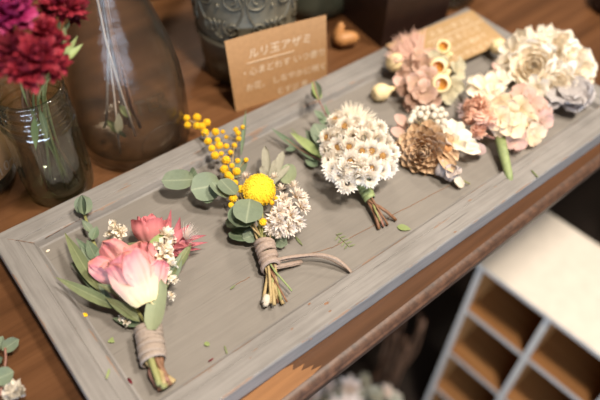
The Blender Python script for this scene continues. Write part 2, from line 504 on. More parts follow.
def wrap(mb, a, b, r0, r1, turns, tilt=.25, depth=.12, thin=.06):
    """ribbon wound round a bundle: overlapping slanted turns"""
    a = Vector(a); b = Vector(b); ax = (b - a).normalized(); F = frame_of(ax); L = (b - a).length
    for t in range(turns):
        c0 = (t + .5) / turns; rr = r0 + (r1 - r0) * c0; wd = L / turns * .68
        tx, ty = R(-tilt, tilt), R(-tilt, tilt); ex = R(0, depth) * rr
        prof = [(rr * .9, -wd), (rr + ex * .4, -wd * .9), (rr + ex + .05, -wd * .3), (rr + ex + .04, wd * .3), (rr + ex * .4, wd * .9), (rr * .9, wd)]
        P = []; LL = []
        for j, (pr_, h) in enumerate(prof):
            row = []
            for i in range(20):
                ph = 2 * PI * i / 20
                hh = h + c0 * L + rr * (tx * math.cos(ph) + ty * math.sin(ph))
                row.append(a + F @ Vector((pr_ * math.cos(ph), pr_ * math.sin(ph) * .94, hh)))
            P.append(row); LL.append([(0, j / 5, t / turns)] * 20)
        mb.grid(P, LL, True)


# ------------------------------------------------------------------ setting
def structure(name, mb, mat, smooth=False):
    o = bpy.data.objects.new(name, mb.mesh(name, mat, Vector((0, 0, -ZO)), smooth)); COL.objects.link(o); o['kind'] = 'structure'; return o


b = MB(); b.poly([(-160, -180, -ZO), (230, -180, -ZO), (230, 150, -ZO), (-160, 150, -ZO)]); structure('floor', b, MT['floor'])
b = MB(); b.box((-160, 150, -ZO), (230, 156, 175)); structure('wall_back', b, MT['wall'])

# ------------------------------------------------------------------ wooden display table
TZ = -1.8; TY = 14.1; MS = .66
t = thing('display_table', 'brown wooden display table that everything stands on, with a worn moulded front edge', 'table', (40, 45, -ZO))
b = MB(); b.box((-45, TY, -4.4), (120, 100, TZ)); part('table_top', b, MT['table'], t, smooth=False)
b = MB()
prof = [(TY + (y_ - TY) * MS, TZ + (z_ - TZ) * MS) for y_, z_ in ((TY, TZ), (TY - .25, TZ - .03), (TY - .62, TZ - .25), (TY - .84, TZ - .55), (TY - .84, TZ - .66), (TY - .98, TZ - .74), (TY - 1.06, TZ - .9),
        (TY - 1.0, TZ - 1.08), (TY - .88, TZ - 1.2), (TY - .86, TZ - 1.7), (TY - .5, TZ - 3.4), (TY, TZ - 4.0))]
P = []; L = []
for i in range(67):
    x = -45 + 165 * i / 66
    P.append([Vector((x, y, z)) for y, z in reversed(prof)]); L.append([(0, 0, 0)] * len(prof))
b.grid(P, L); part('front_moulding', b, MT['mould'], t, 'dull worn brown moulded edge')
b = MB()                                            # where the stain is rubbed away in a ragged patch

pts = [(-8, TY + .01), (12.4, TY + .01), (13.3, TY + .15), (12.5, TY + .32), (12.9, TY + .5), (12.0, TY + .68), (12.5, TY + .95), (11.6, TY + 1.05), (11.9, TY + 1.35), (11.2, TY + 1.5), (-8, TY + 1.5)]
top = [Vector((x, y, TZ + .012)) for x, y in pts]; b.poly(top)
part('bare_wood_patch', b, MT['bare'], t, 'orange bare wood patch with a ragged end', False)
t.rotation_euler.z = .024
for sx in (-40, 112):
    for sy in (22, 95):
        b = MB(); b.lathe((sx, sy, -ZO), [(0, 0), (2.2, 0), (2.6, 20), (3.2, 55), (2.6, 60), (3.4, 62), (3.4, ZO - 4.4)], 16); part('leg', b, MT['table'], t)

# ------------------------------------------------------------------ painted door panel the flowers lie on
BX0, BX1, BY0, BY1 = 1.2, 50.9, 14.87, 34.65
ZP = -.62
bd = thing('painted_board', 'old grey painted cabinet door panel lying flat on the table under the flower bunches', 'board', ((BX0 + BX1) / 2, (BY0 + BY1) / 2, TZ))
prof = [(0.06, TZ + .02, 0), (0, TZ + .3, 0), (0, -.16, .1), (.03, -.07, .9), (.10, 0, .75), (.2, 0, .1), (1.36, 0, 0), (1.40, -.07, .5), (1.47, -.07, .5), (1.51, -.03, .1), (2.08, -.05, .15),
        (2.15, -.08, .9), (2.22, -.15, .6), (2.42, ZP + .06, .2), (2.62, ZP - .02, .2)]


def member(side, name):
    b = MB(); P = []; L = []; n = 60 if side in 'fb' else 26
    for (o, z, e) in prof:
        row = []
        for i in range(n + 1):
            k = i / n
            if side in 'fb':
                x = BX0 + o + (BX1 - BX0 - 2 * o) * k; y = BY0 + o if side == 'f' else BY1 - o
            else:
                y = BY0 + o + (BY1 - BY0 - 2 * o) * k; x = BX0 + o if side == 'l' else BX1 - o
            ww = .02 * mnoise.noise(Vector((x * .6, y * .6, o * 3)))
            row.append(Vector((x + (ww if side in 'lr' else 0), y + (ww if side in 'fb' else 0), z + .012 * mnoise.noise(Vector((x * .9, y * .9, o))))))
        P.append(row if side in 'fr' else row[::-1]); L.append([(0, e, 0)] * (n + 1))
    if side == 'r': P = [r for r in P]
    b.grid(P, L); return part(name, b, MT['paintX'] if side in 'fb' else MT['paintY'], bd, None, False)


member('f', 'rail'); member('b', 'rail'); member('l', 'stile'); member('r', 'stile')
b = MB(); P = []; L = []
for j in range(41):
    P.append([Vector((BX0 + 2.3 + (BX1 - BX0 - 4.6) * i / 80, BY0 + 2.3 + (BY1 - BY0 - 4.6) * j / 40, ZP + .02 * mnoise.noise(Vector((i * .12, j * .2, 0))))) for i in range(81)]); L.append([(0, 0, 0)] * 81)
b.grid(P, L)
b.box((BX0 + .4, BY0 + .4, TZ), (BX1 - .4, BY1 - .4, ZP - .25))
part('centre_panel', b, MT['paintP'], bd)
for (p, q) in (((331, 248), (395, 214)), ((395, 214), (452, 184)), ((232, 287), (250, 277)), ((288, 260), (331, 248))):
    b = MB(); a = at(*p, ZP); c = at(*q, ZP); b.tube([ln(a, c, i / 8) + Vector((R(-.03, .03), R(-.03, .03), .012)) for i in range(9)], .028, 5, flat=.4)
    part('crack', b, MT['stb'], bd, 'thin brown crack along the panel')

random.seed(5)
for (p, q, z, r, lb) in (((40, 250), (120, 375), ZP + .03, .045, 'brown gap along the left stile'), ((76, 328), (108, 376), -.05, .035, 'brown crack in the left stile'), ((7, 239), (35, 243), 0, .022, 'open mitre joint at the corner'), ((165, 398), (330, 288), ZP + .03, .035, 'brown gap along the front rail'), ((45, 238), (150, 182), -.1, .03, 'rubbed brown edge of the back rail')):
    b = MB(); a = at(*p, z); c = at(*q, z); n = 26
    b.tube([ln(a, c, i / n) + Vector((R(-.02, .02), R(-.02, .02), .0)) for i in range(n + 1)], [r * R(.2, 1.2) for i in range(n + 1)], 5, flat=.5)
    part('crack', b, MT['stb'], bd, lb)
for (px, py, sx, sy) in ((327, 303, 7, 3.5), (330, 311, 4, 2), (309, 304, 5, 2), (292, 329, 6, 1.5), (311, 339, 4, 1.5), (250, 358, 3, 1.5), (470, 200, 6, 1.5), (421, 256, 5, 1.5), (455, 232, 5, 1.5)):
    b = MB(); c = at(px, py, .004); k = cpp(c); a = at(px + 5, py - 3.5, .004) - c; a.normalize(); e = Vector((-a.y, a.x, 0))
    b.poly([c + (a * math.cos(t_) * sx * .5 + e * math.sin(t_) * sy * .5) * k * R(.55, 1.2) for t_ in [2 * PI * i / 11 for i in range(11)]]); part('paint_chip', b, MT['stb'], bd, 'small chip of bare wood', False)

# ------------------------------------------------------------------ white pigeonhole rack standing on the floor
ANG = math.atan2(1.3, 16.9)
RT = Matrix.Translation((49.6, 22.4, 0)) @ Matrix.Rotation(ANG, 4, 'Z')     # local: +x depth, -y along the front


def rbox(b, a, c, mi=0): b.box(a, c, mi, RT)


rk = thing('pigeonhole_rack', 'white painted pigeonhole rack with bare wood insides standing beside the table', 'shelf', RT @ Vector((7, -15, -ZO)))
RW, RD, RTOP = 30.8, 14.0, -30.0
b = MB(); rbox(b, (-.3, -RW - .3, RTOP - .7), (RD, .3, RTOP)); part('top_board', b, MT['white'], rk, 'white painted top board', False)


def paint_front(b):
    for k, f in enumerate(b.f):
        c = [b.v[i] for i in f]; n = (c[1] - c[0]).cross(c[2] - c[1]).normalized()
        if n.dot(RT.to_3x3() @ Vector((-1, 0, 0))) > .9: b.mi[k] = 1


for y in (-.85, -RW):
    b = MB(); rbox(b, (0, y, -ZO), (RD, y + .85, RTOP - .7)); paint_front(b)
    for k, f in enumerate(b.f):
        c = [b.v[i] for i in f]; n = (c[1] - c[0]).cross(c[2] - c[1]).normalized()
        if n.dot(RT.to_3x3() @ Vector((0, 1 if y > -5 else -1, 0))) > .9: b.mi[k] = 1
    part('side_panel', b, [MT['rackw'], MT['white']], rk, None, False)
COLW = (RW - .85) / 3
for k in (1, 2):
    b = MB(); rbox(b, (.05, -COLW * k - .85, -ZO + 1), (RD - .5, -COLW * k, RTOP - .7)); paint_front(b); part('divider', b, [MT['rackw'], MT['white']], rk, None, False)
b = MB(); rbox(b, (RD - .5, -RW + .8, -ZO + 1), (RD - .1, -.8, RTOP - .6)); part('back_panel', b, MT['rackw'], rk, None, False)
for z in (-40.3, -52.2, -64.2, -75.4):
    for k in range(3):
        b = MB(); rbox(b, (.02, -COLW * (k + 1) + .02, z - .8), (RD - .5, -COLW * k - .87, z)); paint_front(b); part('shelf_board', b, [MT['rackw'], MT['white']], rk, None, False)

# ------------------------------------------------------------------ flower heads shared by several bunches
UP = Vector((0, 0, 1))


def straw_head(r, n=46, seed=1):
    b = MB(); rs = random.Random(seed)
    for i in range(n):
        f = (i + .5) / n; a = i * 2.39996; tilt = (1.25 - 1.35 * f) + rs.uniform(-.12, .12)      # inner upright, outer flat and down
        d = Vector((math.cos(a) * math.cos(tilt), math.sin(a) * math.cos(tilt), math.sin(tilt)))
        nn = Vector((-math.cos(a) * math.sin(tilt), -math.sin(a) * math.sin(tilt), math.cos(tilt)))
        b.petal(Vector((math.cos(a), math.sin(a), 0)) * r * (.22 + .12 * f) + UP * (.1 - .2 * f) * r, d, nn, r * rs.uniform(.62, .85) * (.6 + .4 * f), r * .27, 'lance', .5, .25, 0, 2, 3)
    return b.mesh('flower_head', MT['strawf'])


def disc_mesh(r, mat):
    b = MB(); b.ball((0, 0, .1 * r), (r * .36, r * .36, r * .3), 12, 7, lump=.25, freq=9)
    for i in range(26):
        a = i * 2.4; q = r * .34 * math.sqrt(i / 26); b.ball((q * math.cos(a), q * math.sin(a), .1 * r + r * .3 * math.sqrt(max(0, 1 - (q / (r * .36)) ** 2))), r * .055, 5, 4)
    return b.mesh('flower_centre', mat)


def star_head(r, n=24, seed=1):
    b = MB(); rs = random.Random(seed)
    for i in range(n):
        f = (i + .5) / n; a = i * 2.39996 + rs.uniform(-.2, .2); tilt = 1.3 - 1.5 * f + rs.uniform(-.2, .2)
        d = Vector((math.cos(a) * math.cos(tilt), math.sin(a) * math.cos(tilt), math.sin(tilt)))
        nn = Vector((-math.cos(a) * math.sin(tilt), -math.sin(a) * math.sin(tilt), math.cos(tilt)))
        b.petal(d * r * .08, d, nn, r * rs.uniform(.75, 1.0), r * .30, 'lance', .4, .3, .1, 2, 3)
    return b.mesh('flower_head', MT['starf'])


def ball_head(r, mat, n=60, seed=0, knob=.16):
    b = MB(); rs = random.Random(seed); b.ball((0, 0, 0), r * .9, 10, 7)
    for i in range(n):
        z = 1 - 2 * (i + .5) / n; a = i * 2.39996; q = math.sqrt(1 - z * z)
        d = Vector((q * math.cos(a), q * math.sin(a), z)); b.ball(d * r * rs.uniform(.86, .95), r * knob, 5, 4)
    return b.mesh('flower_ball', mat)


def tuft_head(r, mat, n=90, seed=0, wd=.16):
    b = MB(); rs = random.Random(seed); b.ball((0, 0, 0), r * .55, 8, 6)
    for i in range(n):
        z = 1 - 2 * (i + .5) / n; a = i * 2.39996; q = math.sqrt(1 - z * z)
        d = Vector((q * math.cos(a), q * math.sin(a), z)); nn = d.orthogonal()
        b.petal(d * r * .45, d, nn, r * rs.uniform(.45, .62), r * wd * 1.6, 'oval', .6, rs.uniform(.3, .9), 0, 2, 3)
    return b.mesh('tuft', mat)


def floret_mesh(r, mat, n=4, seed=0, shape='round', wd=1.05, lift=.3):
    b = MB(); rs = random.Random(seed)
    for i in range(n):
        a = 2 * PI * i / n + rs.uniform(-.15, .15); tl = lift + rs.uniform(-.2, .2)
        d = Vector((math.cos(a) * math.cos(tl), math.sin(a) * math.cos(tl), math.sin(tl))); nn = Vector((-math.cos(a) * math.sin(tl), -math.sin(a) * math.sin(tl), math.cos(tl)))
        b.petal(d * r * .06, d, nn, r * rs.uniform(.9, 1.08), r * wd, shape, .25, -.35, .16, 4, 5)
    b.ball((0, 0, .08 * r), r * .09, 6, 5)
    return b.mesh('floret', mat)


def rand_frame(c, centre, spread=.3, bias=None):
    d = (c - centre)
    d = d.normalized() if d.length > 1e-3 else Vector((0, 0, 1))
    d = d + (bias or Vector((0, 0, 0))) + Vector((R(-spread, spread), R(-spread, spread), R(-spread, spread)))
    return frame_of(d, R(0, 6.28))


# ================================================================== bunch 1: pink rose
o1 = at(150, 340, ZP)
B1 = thing('rose_boutonniere', 'bunch of a large dried pink rose with olive leaves and a beige ribbon wrap', 'dried flowers', o1, 'small dried flower bunches laid out on the board')
wa, wb = at(148, 327, .45), at(153.5, 361, .25)
b = MB(); wrap(b, wa, wb, .86, .80, 8, .10, .08); part('ribbon_wrap', b, MT['beigetw'], B1)
axd = (wb - wa).normalized(); F = frame_of(axd)
for k, (ex, ey, mat, r) in enumerate(((157, 386, 'stp', .2), (161, 390, 'stb', .2), (165, 388, 'stg', .19), (168, 386, 'sty', .17), (171, 385, 'stb', .17), (174.5, 382, 'sty', .17), (164, 384, 'sty', .16), (160, 385, 'stg', .2), (168, 381, 'stp', .15))):
    b = MB(); ph = k * 2.4; off = F @ Vector((math.cos(ph), math.sin(ph), 0)) * (.5 if k % 2 else .3)
    zz = ZP + .25 + (.45 if k in (2, 6, 7) else .1) + .05 * k
    stem(b, [wa + off * .6, ln(wa, wb, .5) + off, wb + off * .9, at(ex, ey, zz)], r, 7)
    part('stem', b, MT[mat], B1)
b = MB(); e = at(160, 391, ZP + .2); stem(b, [wb, at(149, 372, .1), at(155, 383, -.1), e], .13, 6, .02); part('stem', b, MT['stp'], B1)
rc = at(149, 301, .75); tip = at(120, 247, 3.2)
for pts in ([wa, at(149, 314, .6), rc], [wa, at(152, 300, .3), at(158, 262, .3), at(150, 250, .6)], [wa, at(163, 300, .2), at(170, 262, .2), at(178, 248, .3)], [wa, at(140, 315, .2), at(118, 285, .0), at(98, 255, 0), at(84, 214, .2)]):
    b = MB(); stem(b, pts, .12, 6, .02); part('stem', b, MT['stg'], B1)


def bud_profile(Rm, H, flare=.12):
    rf = lambda v: Rm * (math.sin(min(1, .08 + v * 1.15) * PI / 2) ** .8 * (1 - .30 * max(0, v - .45) / .55) + flare * max(0, v - .72) / .28)
    zf = lambda v: H * (v ** .9) - flare * Rm * .5 * max(0, v - .8) / .2
    return rf, zf


def rose(name, base, axis, Rm, H, mat, parent, layers, seed=3, roll=0.0, wv=.10, extra=None):
    random.seed(seed); F = frame_of(axis, roll); bloom = None
    b = MB(); k = 1.0
    for li, (n, k, top, half, fl) in enumerate(layers):
        rf, zf = bud_profile(Rm, H, fl)
        for i in range(n):
            phi = 2 * PI * i / n + li * 1.1 + R(-.15, .15)
            b.cup_petal(base, F, phi, half, rf, zf, top * R(.90, 1.05), wv, 9, 11, k * R(.94, 1.05))
    if extra: extra(b)
    return part(name, b, mat, parent)


ra = (tip - rc); H1 = ra.length


def outer_petals(b):
    for (a, q, wv, cup, bend, wave, ro) in (((146, 303, 1.9), (124, 252, 3.6), 46, -.40, .25, .22, 0), ((151, 303, 1.7), (163, 260, 2.7), 25, -.2, .9, .26, .5), ((143, 301, 1.2), (90, 262, 2.0), 27, -.2, .9, .20, -.5), ((145, 300, .9), (104, 241, 2.5), 32, -.2, .7, .18, -.4), ((149, 300, .7), (140, 241, 2.8), 34, -.2, .5, .18, .2)):
        leaf(b, at(*a), at(*q), wv, 'bowl', n=view_up(rc) + UPZ * .3, bend=bend, cup=cup, fold=0, wave=wave, nv=14, roll=ro, nu=10)


rs1 = rose('rose_bloom', rc, ra, 1.75, H1 * .98, MT['rose'], B1, ((3, .28, 1.0, 1.4, .05), (4, .50, .99, 1.0, .1), (5, .74, .97, .85, .2), (5, .96, .93, .7, .35)), 5, wv=.16, extra=outer_petals)
random.seed(11)
for (a, q, wv, m) in (((147, 300, .9), (97, 284, 1.6), 12, 'olive'), ((150, 300, 1.2), (158, 262, 2.2), 9, 'olive'), ((146, 302, .5), (117, 296, 1.2), 10, 'euc'), ((151, 303, .9), (184, 252, 1.2), 11, 'olive')):
    b = MB(); leaf(b, at(*a), at(*q), wv, 'lance', bend=.25); part('sepal', b, MT[m], rs1)
# smaller deep pink rose behind
rc2 = at(152, 250, .5); tp2 = at(150, 215, 2.0)
rs2 = rose('rosebud', rc2, tp2 - rc2, 1.35, (tp2 - rc2).length, MT['rosed'], B1, ((3, .4, 1.0, 1.3, 0), (4, .7, 1.0, 1.0, .1), (5, .98, .95, .85, .3)), 9)
b = MB(); leaf(b, at(146, 250, 1.9), at(172, 229, 1.6), 9, 'lance', bend=-.2); part('sepal', b, MT['fresh'], rs2)
b = MB(); leaf(b, at(152, 251, 1.9), at(127, 243, 1.4), 9, 'lance', bend=-.2); part('sepal', b, MT['olive'], rs2)
# pink spiky flower at the right
sf = thing_part = None
b = MB(); c0 = at(170, 250, .4); ax = at(190, 235, 1.3) - c0
for (px, py, z, wv) in ((171, 209, 1.8, 6), (180, 217, 2.0, 8), (190, 224, 1.8, 9), (206, 235, 1.0, 7), (208, 242, .6, 5), (201, 249, .2, 5), (190, 255, .2, 7), (176, 240, 2.0, 9), (196, 243, 1.0, 8), (184, 246, 1.9, 10), (178, 256, 1.2, 9), (165, 226, 1.3, 5)):
    leaf(b, c0 + Vector((R(-.3, .3), R(-.3, .3), R(0, .4))), at(px, py, z), wv, 'lance', bend=R(-.5, -.2), cup=.5)
sfl = part('spiky_flower', b, MT['bract'], B1, 'pink pointed bracts round a white fluffy middle')
b = MB()
for i in range(120):
    p = at(184, 240, 1.2); d = (ax.normalized() + Vector((R(-1, 1), R(-1, 1), R(-.4, 1.2))) * .75).normalized()
    b.petal(p + d * .2, d, d.orthogonal(), R(.7, 1.25), .045, 'needle', 0, R(-.4, .4), 0, 1, 3)
part('fluff', b, MT['fluff'], sfl, 'white silky fluff')
# cream statice-like florets
cf = [MB(), MB()]
for k in range(2):
    for i in range(26):
        d = Vector((R(-1, 1), R(-1, 1), R(-.2, 1))).normalized()
        cf[k].petal(d * .08, d, d.orthogonal(), R(.42, .72), R(.32, .52), 'spade', .5, R(-.8, .8), .3, 3, 4)
cfm = [q.mesh('cream_floret', MT['cream']) for q in cf]
for i, (px, py, z, s) in enumerate(((114, 229, 1.5, 1.0), (120, 233, 1.5, .9), (111, 235, 1.0, .7), (166, 236, 1.8, .95), (163, 247, 1.9, .95), (170, 242, 1.6, .7), (161, 257, 1.9, .9), (168, 254, 1.6, .8), (163, 268, 1.7, .9), (170, 265, 1.5, .8), (168, 277, 1.3, .7), (174, 280, 1.0, .55), (171, 296, .6, .5), (168, 235, 1.4, .7), (126, 322, .1, .5), (121, 318, .0, .4))):
    inst('cream_floret', cfm[i % 2], B1, at(px, py, z), frame_of((R(-.5, .5), R(-.6, .2), 1), R(0, 6)), s)
b = MB(); leaf(b, at(118, 246, 1.3), at(107, 238, 1.1), 7); leaf(b, at(122, 243, 1.3), at(116, 236, 1.3), 6); part('leaf', b, MT['eucd'], B1)
# leaves
for (a, q, wv, m, sh, bend) in (((152, 330, 1.25), (161, 279, 1.9), 19, 'pale', 'strap', .2), ((122, 310, .5), (55, 277, .9), 11, 'olive', 'lance', -.3), ((100, 292, .6), (64, 232, 1.1), 12, 'olive', 'lance', -.35), ((106, 302, .3), (80, 244, .7), 9, 'euc', 'lance', -.3),
                                ((140, 322, .4), (105, 297, 1.1), 12, 'olive', 'lance', -.4), ((120, 312, .1), (70, 262, .3), 9, 'eucd', 'lance', -.3), ((142, 326, .0), (112, 318, -.3), 9, 'eucd', 'lance', -.2), ((170, 276, .9), (193, 242, .9), 11, 'olive', 'lance', .3), ((168, 284, .9), (182, 254, 1.2), 12, 'euc', 'lance', .2),
                                ((97, 262, .4), (76, 238, .6), 8, 'eucd', 'leaf', .2), ((92, 240, .5), (97, 226, .8), 10, 'eucd', 'leaf', .2), ((98, 262, .7), (87, 240, 1.0), 12, 'eucd', 'leaf', .3), ((100, 270, .6), (101, 247, 1.0), 11, 'eucd', 'leaf', -.3), ((104, 280, .3), (92, 262, .5), 10, 'olive', 'leaf', .2),
                                ((92, 232, .4), (82, 220, .9), 8, 'euc', 'leaf', .3), ((90, 252, .3), (74, 256, .3), 7, 'olive', 'lance', .3)):
    b = MB(); leaf(b, at(*a), at(*q), wv, sh, bend=bend, roll=R(-.3, .3)); part('leaf', b, MT[m], B1)
for k, (ro, wv) in enumerate(((.55, 15), (-.6, 14), (1.4, 9))):
    b = MB(); leaf(b, at(84, 215, .5), at(82, 195, 1.5), wv, 'round', bend=.3, cup=.5, roll=ro); part('leaf', b, MT['euc' if k < 2 else 'eucd'], B1)

# ================================================================== bunch 2: yellow
random.seed(21)
o2 = at(268, 256, ZP)
B2 = thing('craspedia_boutonniere', 'bunch with a yellow billy button, mimosa balls and a trailing ribbon', 'dried flowers', o2, 'small dried flower bunches laid out on the board')
wa, wb = at(264, 242, .4), at(271, 268, .15)
b = MB(); wrap(b, wa, wb, .66, .62, 7, .22, .14); wr = part('ribbon_wrap', b, MT['twine'], B2)
for pts, wd in (([at(275, 260, .5), at(288, 257, .35), at(305, 255, .25), at(322, 254, .5), at(336, 258, .35), at(345, 265, .0), at(352, 273, ZP + .2)], .13),
                ([at(275, 262, .3), at(285, 260, .15), at(300, 257, ZP + .6), at(318, 256, ZP + .6), at(332, 260, ZP + .4), at(345, 268, ZP + .2), at(350, 271, ZP + .15)], .09),
                ([at(274, 266, .3), at(285, 265, .0), at(302, 261, ZP + .3)], .16), ([at(275, 268, .2), at(287, 266, -.1), at(301, 263, ZP + .25)], .12)):
    b = MB(); o = []
    for i in range(len(pts) - 1):
        for k in range(4): o.append(ln(pts[i], pts[i + 1], k / 4))
    o.append(pts[-1])
    for _ in range(3): o = [o[0]] + [(o[i - 1] + 2 * o[i] + o[i + 1]) / 4 for i in range(1, len(o) - 1)] + [o[-1]]
    b.tube(o, wd, 8, flat=.35); part('ribbon_tail', b, MT['twine'], B2)
F = frame_of(wb - wa)
for k, (ex, ey, mat, r) in enumerate(((263, 302, 'sty', .12), (267, 304, 'stg', .12), (271, 303, 'sty', .11), (274, 305, 'sty', .13), (278, 303, 'stb', .10), (283, 304, 'sty', .13), (281, 300, 'stg', .11), (292, 291, 'fresh', .07), (270, 297, 'stb', .1), (276, 299, 'sty', .1), (287, 302, 'stb', .07))):
    b = MB(); ph = k * 2.4; off = F @ Vector((math.cos(ph), math.sin(ph), 0)) * (.38 if k % 2 else .2)
    stem(b, [wa + off * .7, wb + off, at(ex, ey, ZP + .15 + (k % 4) * .16)], r, 6, .012); part('stem', b, MT[mat], B2)
b = MB(); p = at(267, 295, .05); q = at(265.5, 303, -.1); b.tube([p, ln(p, q, .5), q], [.2, .28, .3], 7); b.ball(q, .26, 7, 5, lump=.5, freq=5); part('white_tip', b, MT['cut'], B2, 'white frayed tip')
for (ex, ey, z) in ((250, 225, .9), (255, 205, .9), (262, 205, .7), (270, 215, .9), (280, 222, .8), (241, 205, .7), (232, 190, .5), (226, 165, .7), (245, 175, .5), (275, 195, .6), (240, 215, .4)):
    b = MB(); stem(b, [wa + F @ Vector((R(-.35, .35), R(-.35, .35), 0)), ln(wa, at(ex, ey, z), .55) + Vector((0, 0, .1)), at(ex, ey, z)], .07, 5, .02); part('stem', b, MT['sty' if R(0, 1) < .7 else 'stg'], B2)
# billy button
c = at(259, 190, 1.25); fr = frame_of(view_up(c) * .5 + Vector((-.2, -.2, 1)))
b = MB(); rb = 1.18; b.ball(c, (rb * .95, rb * .95, rb * .74), 20, 12, frame=fr)
for i in range(620):
    z = 1 - 1.75 * (i + .5) / 620; a = i * 2.39996 + R(-.25, .25); q = math.sqrt(max(0, 1 - z * z))
    d = Vector((q * math.cos(a), q * math.sin(a), z)) * (1 + .03 * mnoise.noise(Vector((i * .9, 0, 0))))
    b.ball(c + fr @ Vector((d.x * rb, d.y * rb, d.z * rb * .76)) * R(.95, 1.03), .055, 5, 4)
part('billy_button', b, MT['crasp'], B2, 'large yellow billy button')
# mimosa
mm = ball_head(.31, MT['yel'], 46, 3, .2)
mim = [(147, 72, 14), (150, 100, 14), (188, 70, 17), (187, 103, 15), (208, 105, 16), (227, 90, 16), (220, 130, 17), (262, 128, 16), (291, 127, 9), (232, 165, 16), (305, 148, 9), (343, 118, 11), (352, 133, 12), (355, 155, 11), (370, 108, 9), (247, 193, 15), (277, 182, 17), (305, 185, 12), (338, 182, 12), (270, 160, 12), (260, 222, 17), (285, 215, 11), (322, 210, 11), (305, 240, 18), (350, 243, 11), (297, 277, 18), (327, 263, 11), (346, 286, 17), (318, 310, 18)]
mim = [(150 + x / 4, 100 + y / 4, r / 4) for x, y, r in mim] + [(241, 189, 4.4), (233, 198, 4.4), (231, 205, 3), (263, 222, 4), (273, 213, 3), (277, 199, 3.4), (272, 203, 2.6), (266, 201, 2.6), (246, 160, 2.6), (228, 175, 4), (235, 183, 3.4)]
mp = []
for (x, y, r) in mim:
    p = at(x, y, 1.2 + .3 * R(-1, 1)); mp.append(p); inst('mimosa_ball', mm, B2, p, frame_of((R(-1, 1), R(-1, 1), 1)), r * .92 * cpp(p) / .31)
main = [at(238, 205, .8), at(226, 170, .95), at(213, 145, 1.05), at(200, 128, 1.1), at(190, 120, 1.1)]
side = [at(236, 195, .8), at(232, 165, 1.0), at(235, 140, 1.0), at(241, 128, 1.0)]
b = MB(); stem(b, main, .05, 5); stem(b, side, .04, 5)
for p in mp[:29] + mp[-3:]:
    cand = [ln(L[i], L[i + 1], k / 3) for L in (main, side) for i in range(len(L) - 1) for k in range(3)]
    q = min(cand, key=lambda c_: (c_ - p).length + (.6 if (c_ - wa).length > (p - wa).length else 0)); b.tube([q, ln(q, p, .5) - Vector((0, 0, .05)), p], .028, 4)
part('mimosa_twigs', b, MT['sty'], B2)
# leaves: round eucalyptus, silver leaf, grass blade
for (cx, cy, z, rx, ry, an, m, tl) in ((248, 211, 2.0, 15, 16, -100, 'euc', 0), (243, 216, 1.4, 15, 15, -120, 'eucd', .2), (206, 187, 1.1, 15, 15, -170, 'euc', .1), (204, 193, .5, 16, 8, 200, 'eucd', .5), (178, 180, 1.2, 11, 16, 182, 'euc', .25), (193, 174, 1.1, 7, 6, 60, 'eucd', .9), (219, 190, 1.3, 9, 13, 130, 'euc', .8), (228, 187, 1.6, 9, 13, 135, 'euc', .4),
                                       (239, 168, .9, 9, 14, 75, 'euc', -.5), (288, 174, .7, 9, 14, 95, 'pale', -.2), (276, 238, .1, 8, 14, -30, 'euc', .4), (240, 236, .1, 8, 12, 170, 'eucd', .6), (251, 236, .2, 8, 9, 200, 'euc', .3), (243, 227, .3, 8, 12, 190, 'eucd', .4), (235, 222, .4, 9, 10, 215, 'eucd', .6), (262, 232, .4, 6, 10, 100, 'olive', .2)):
    c = at(cx, cy, z); k = cpp(c); a = math.radians(an)
    u = (at(cx + math.cos(a) * 5, cy - math.sin(a) * 5, z) - c).normalized()
    b = MB(); fpt = c - u * ry * k; tpt = c + u * ry * k
    leaf(b, fpt, tpt, rx * 2, 'round', n=(view_up(c) + UPZ * .35), bend=.15, cup=.12, fold=.04, wave=.03, nv=9, roll=tl, nu=6); lf = part('leaf', b, MT[m], B2)
b = MB(); stem(b, [at(240, 205, .5), at(225, 192, .8), at(205, 184, .9), at(193, 179, 1.0), at(186, 180, 1.1)], .05, 5); part('twig', b, MT['stg'], B2)
b = MB(); leaf(b, at(241, 156, .5), at(246, 110, 1.6), 4, 'lance', bend=.2, fold=.5); part('grass_blade', b, MT['eucd'], B2)
for (a, q, wv) in (((268, 188, .9), (265, 147, 1.3), 9), ((270, 188, .9), (283, 152, 1.2), 9), ((266, 180, 1.0), (262, 166, 1.4), 8), ((271, 178, 1.0), (276, 160, 1.3), 7), ((269, 185, 1), (290, 166, 1), 6)):
    b = MB(); leaf(b, at(*a), at(*q), wv, 'strap', bend=.4, wave=.35, nv=9); part('silver_leaf', b, MT['silver'], B2)
# starry white flowers
sh = [star_head(.84, 28, s) for s in (1, 2)]; sd = disc_mesh(.42, MT['gold'])
cc = at(284, 210, .3)
for i, (px, py, z, s) in enumerate(((296, 197, 1.5, 1), (301, 207, 1.3, .95), (291, 215, 1.6, 1), (280, 222, 1.5, .95), (288, 228, 1.0, .95), (275, 217, 1.5, .8), (284, 200, 1.6, .85), (272, 228, 1.0, .8), (279, 231, .8, .8), (297, 222, 1.0, .9), (301, 198, 1.0, .8), (293, 188, 1.0, .75), (280, 211, 1.8, .9), (288, 208, 1.8, .8), (270, 184, 1.3, .6), (247, 178, 1.2, .7), (275, 178, 1.0, .6), (282, 190, 1.0, .7), (268, 222, 1.1, .6))):
    p = at(px, py, z); f_ = inst('white_flower', sh[i % 2], B2, p, rand_frame(p, cc, .35, UPZ * .3), s)
    if i in (0, 1, 2, 13): sub('flower_centre', sd, f_)

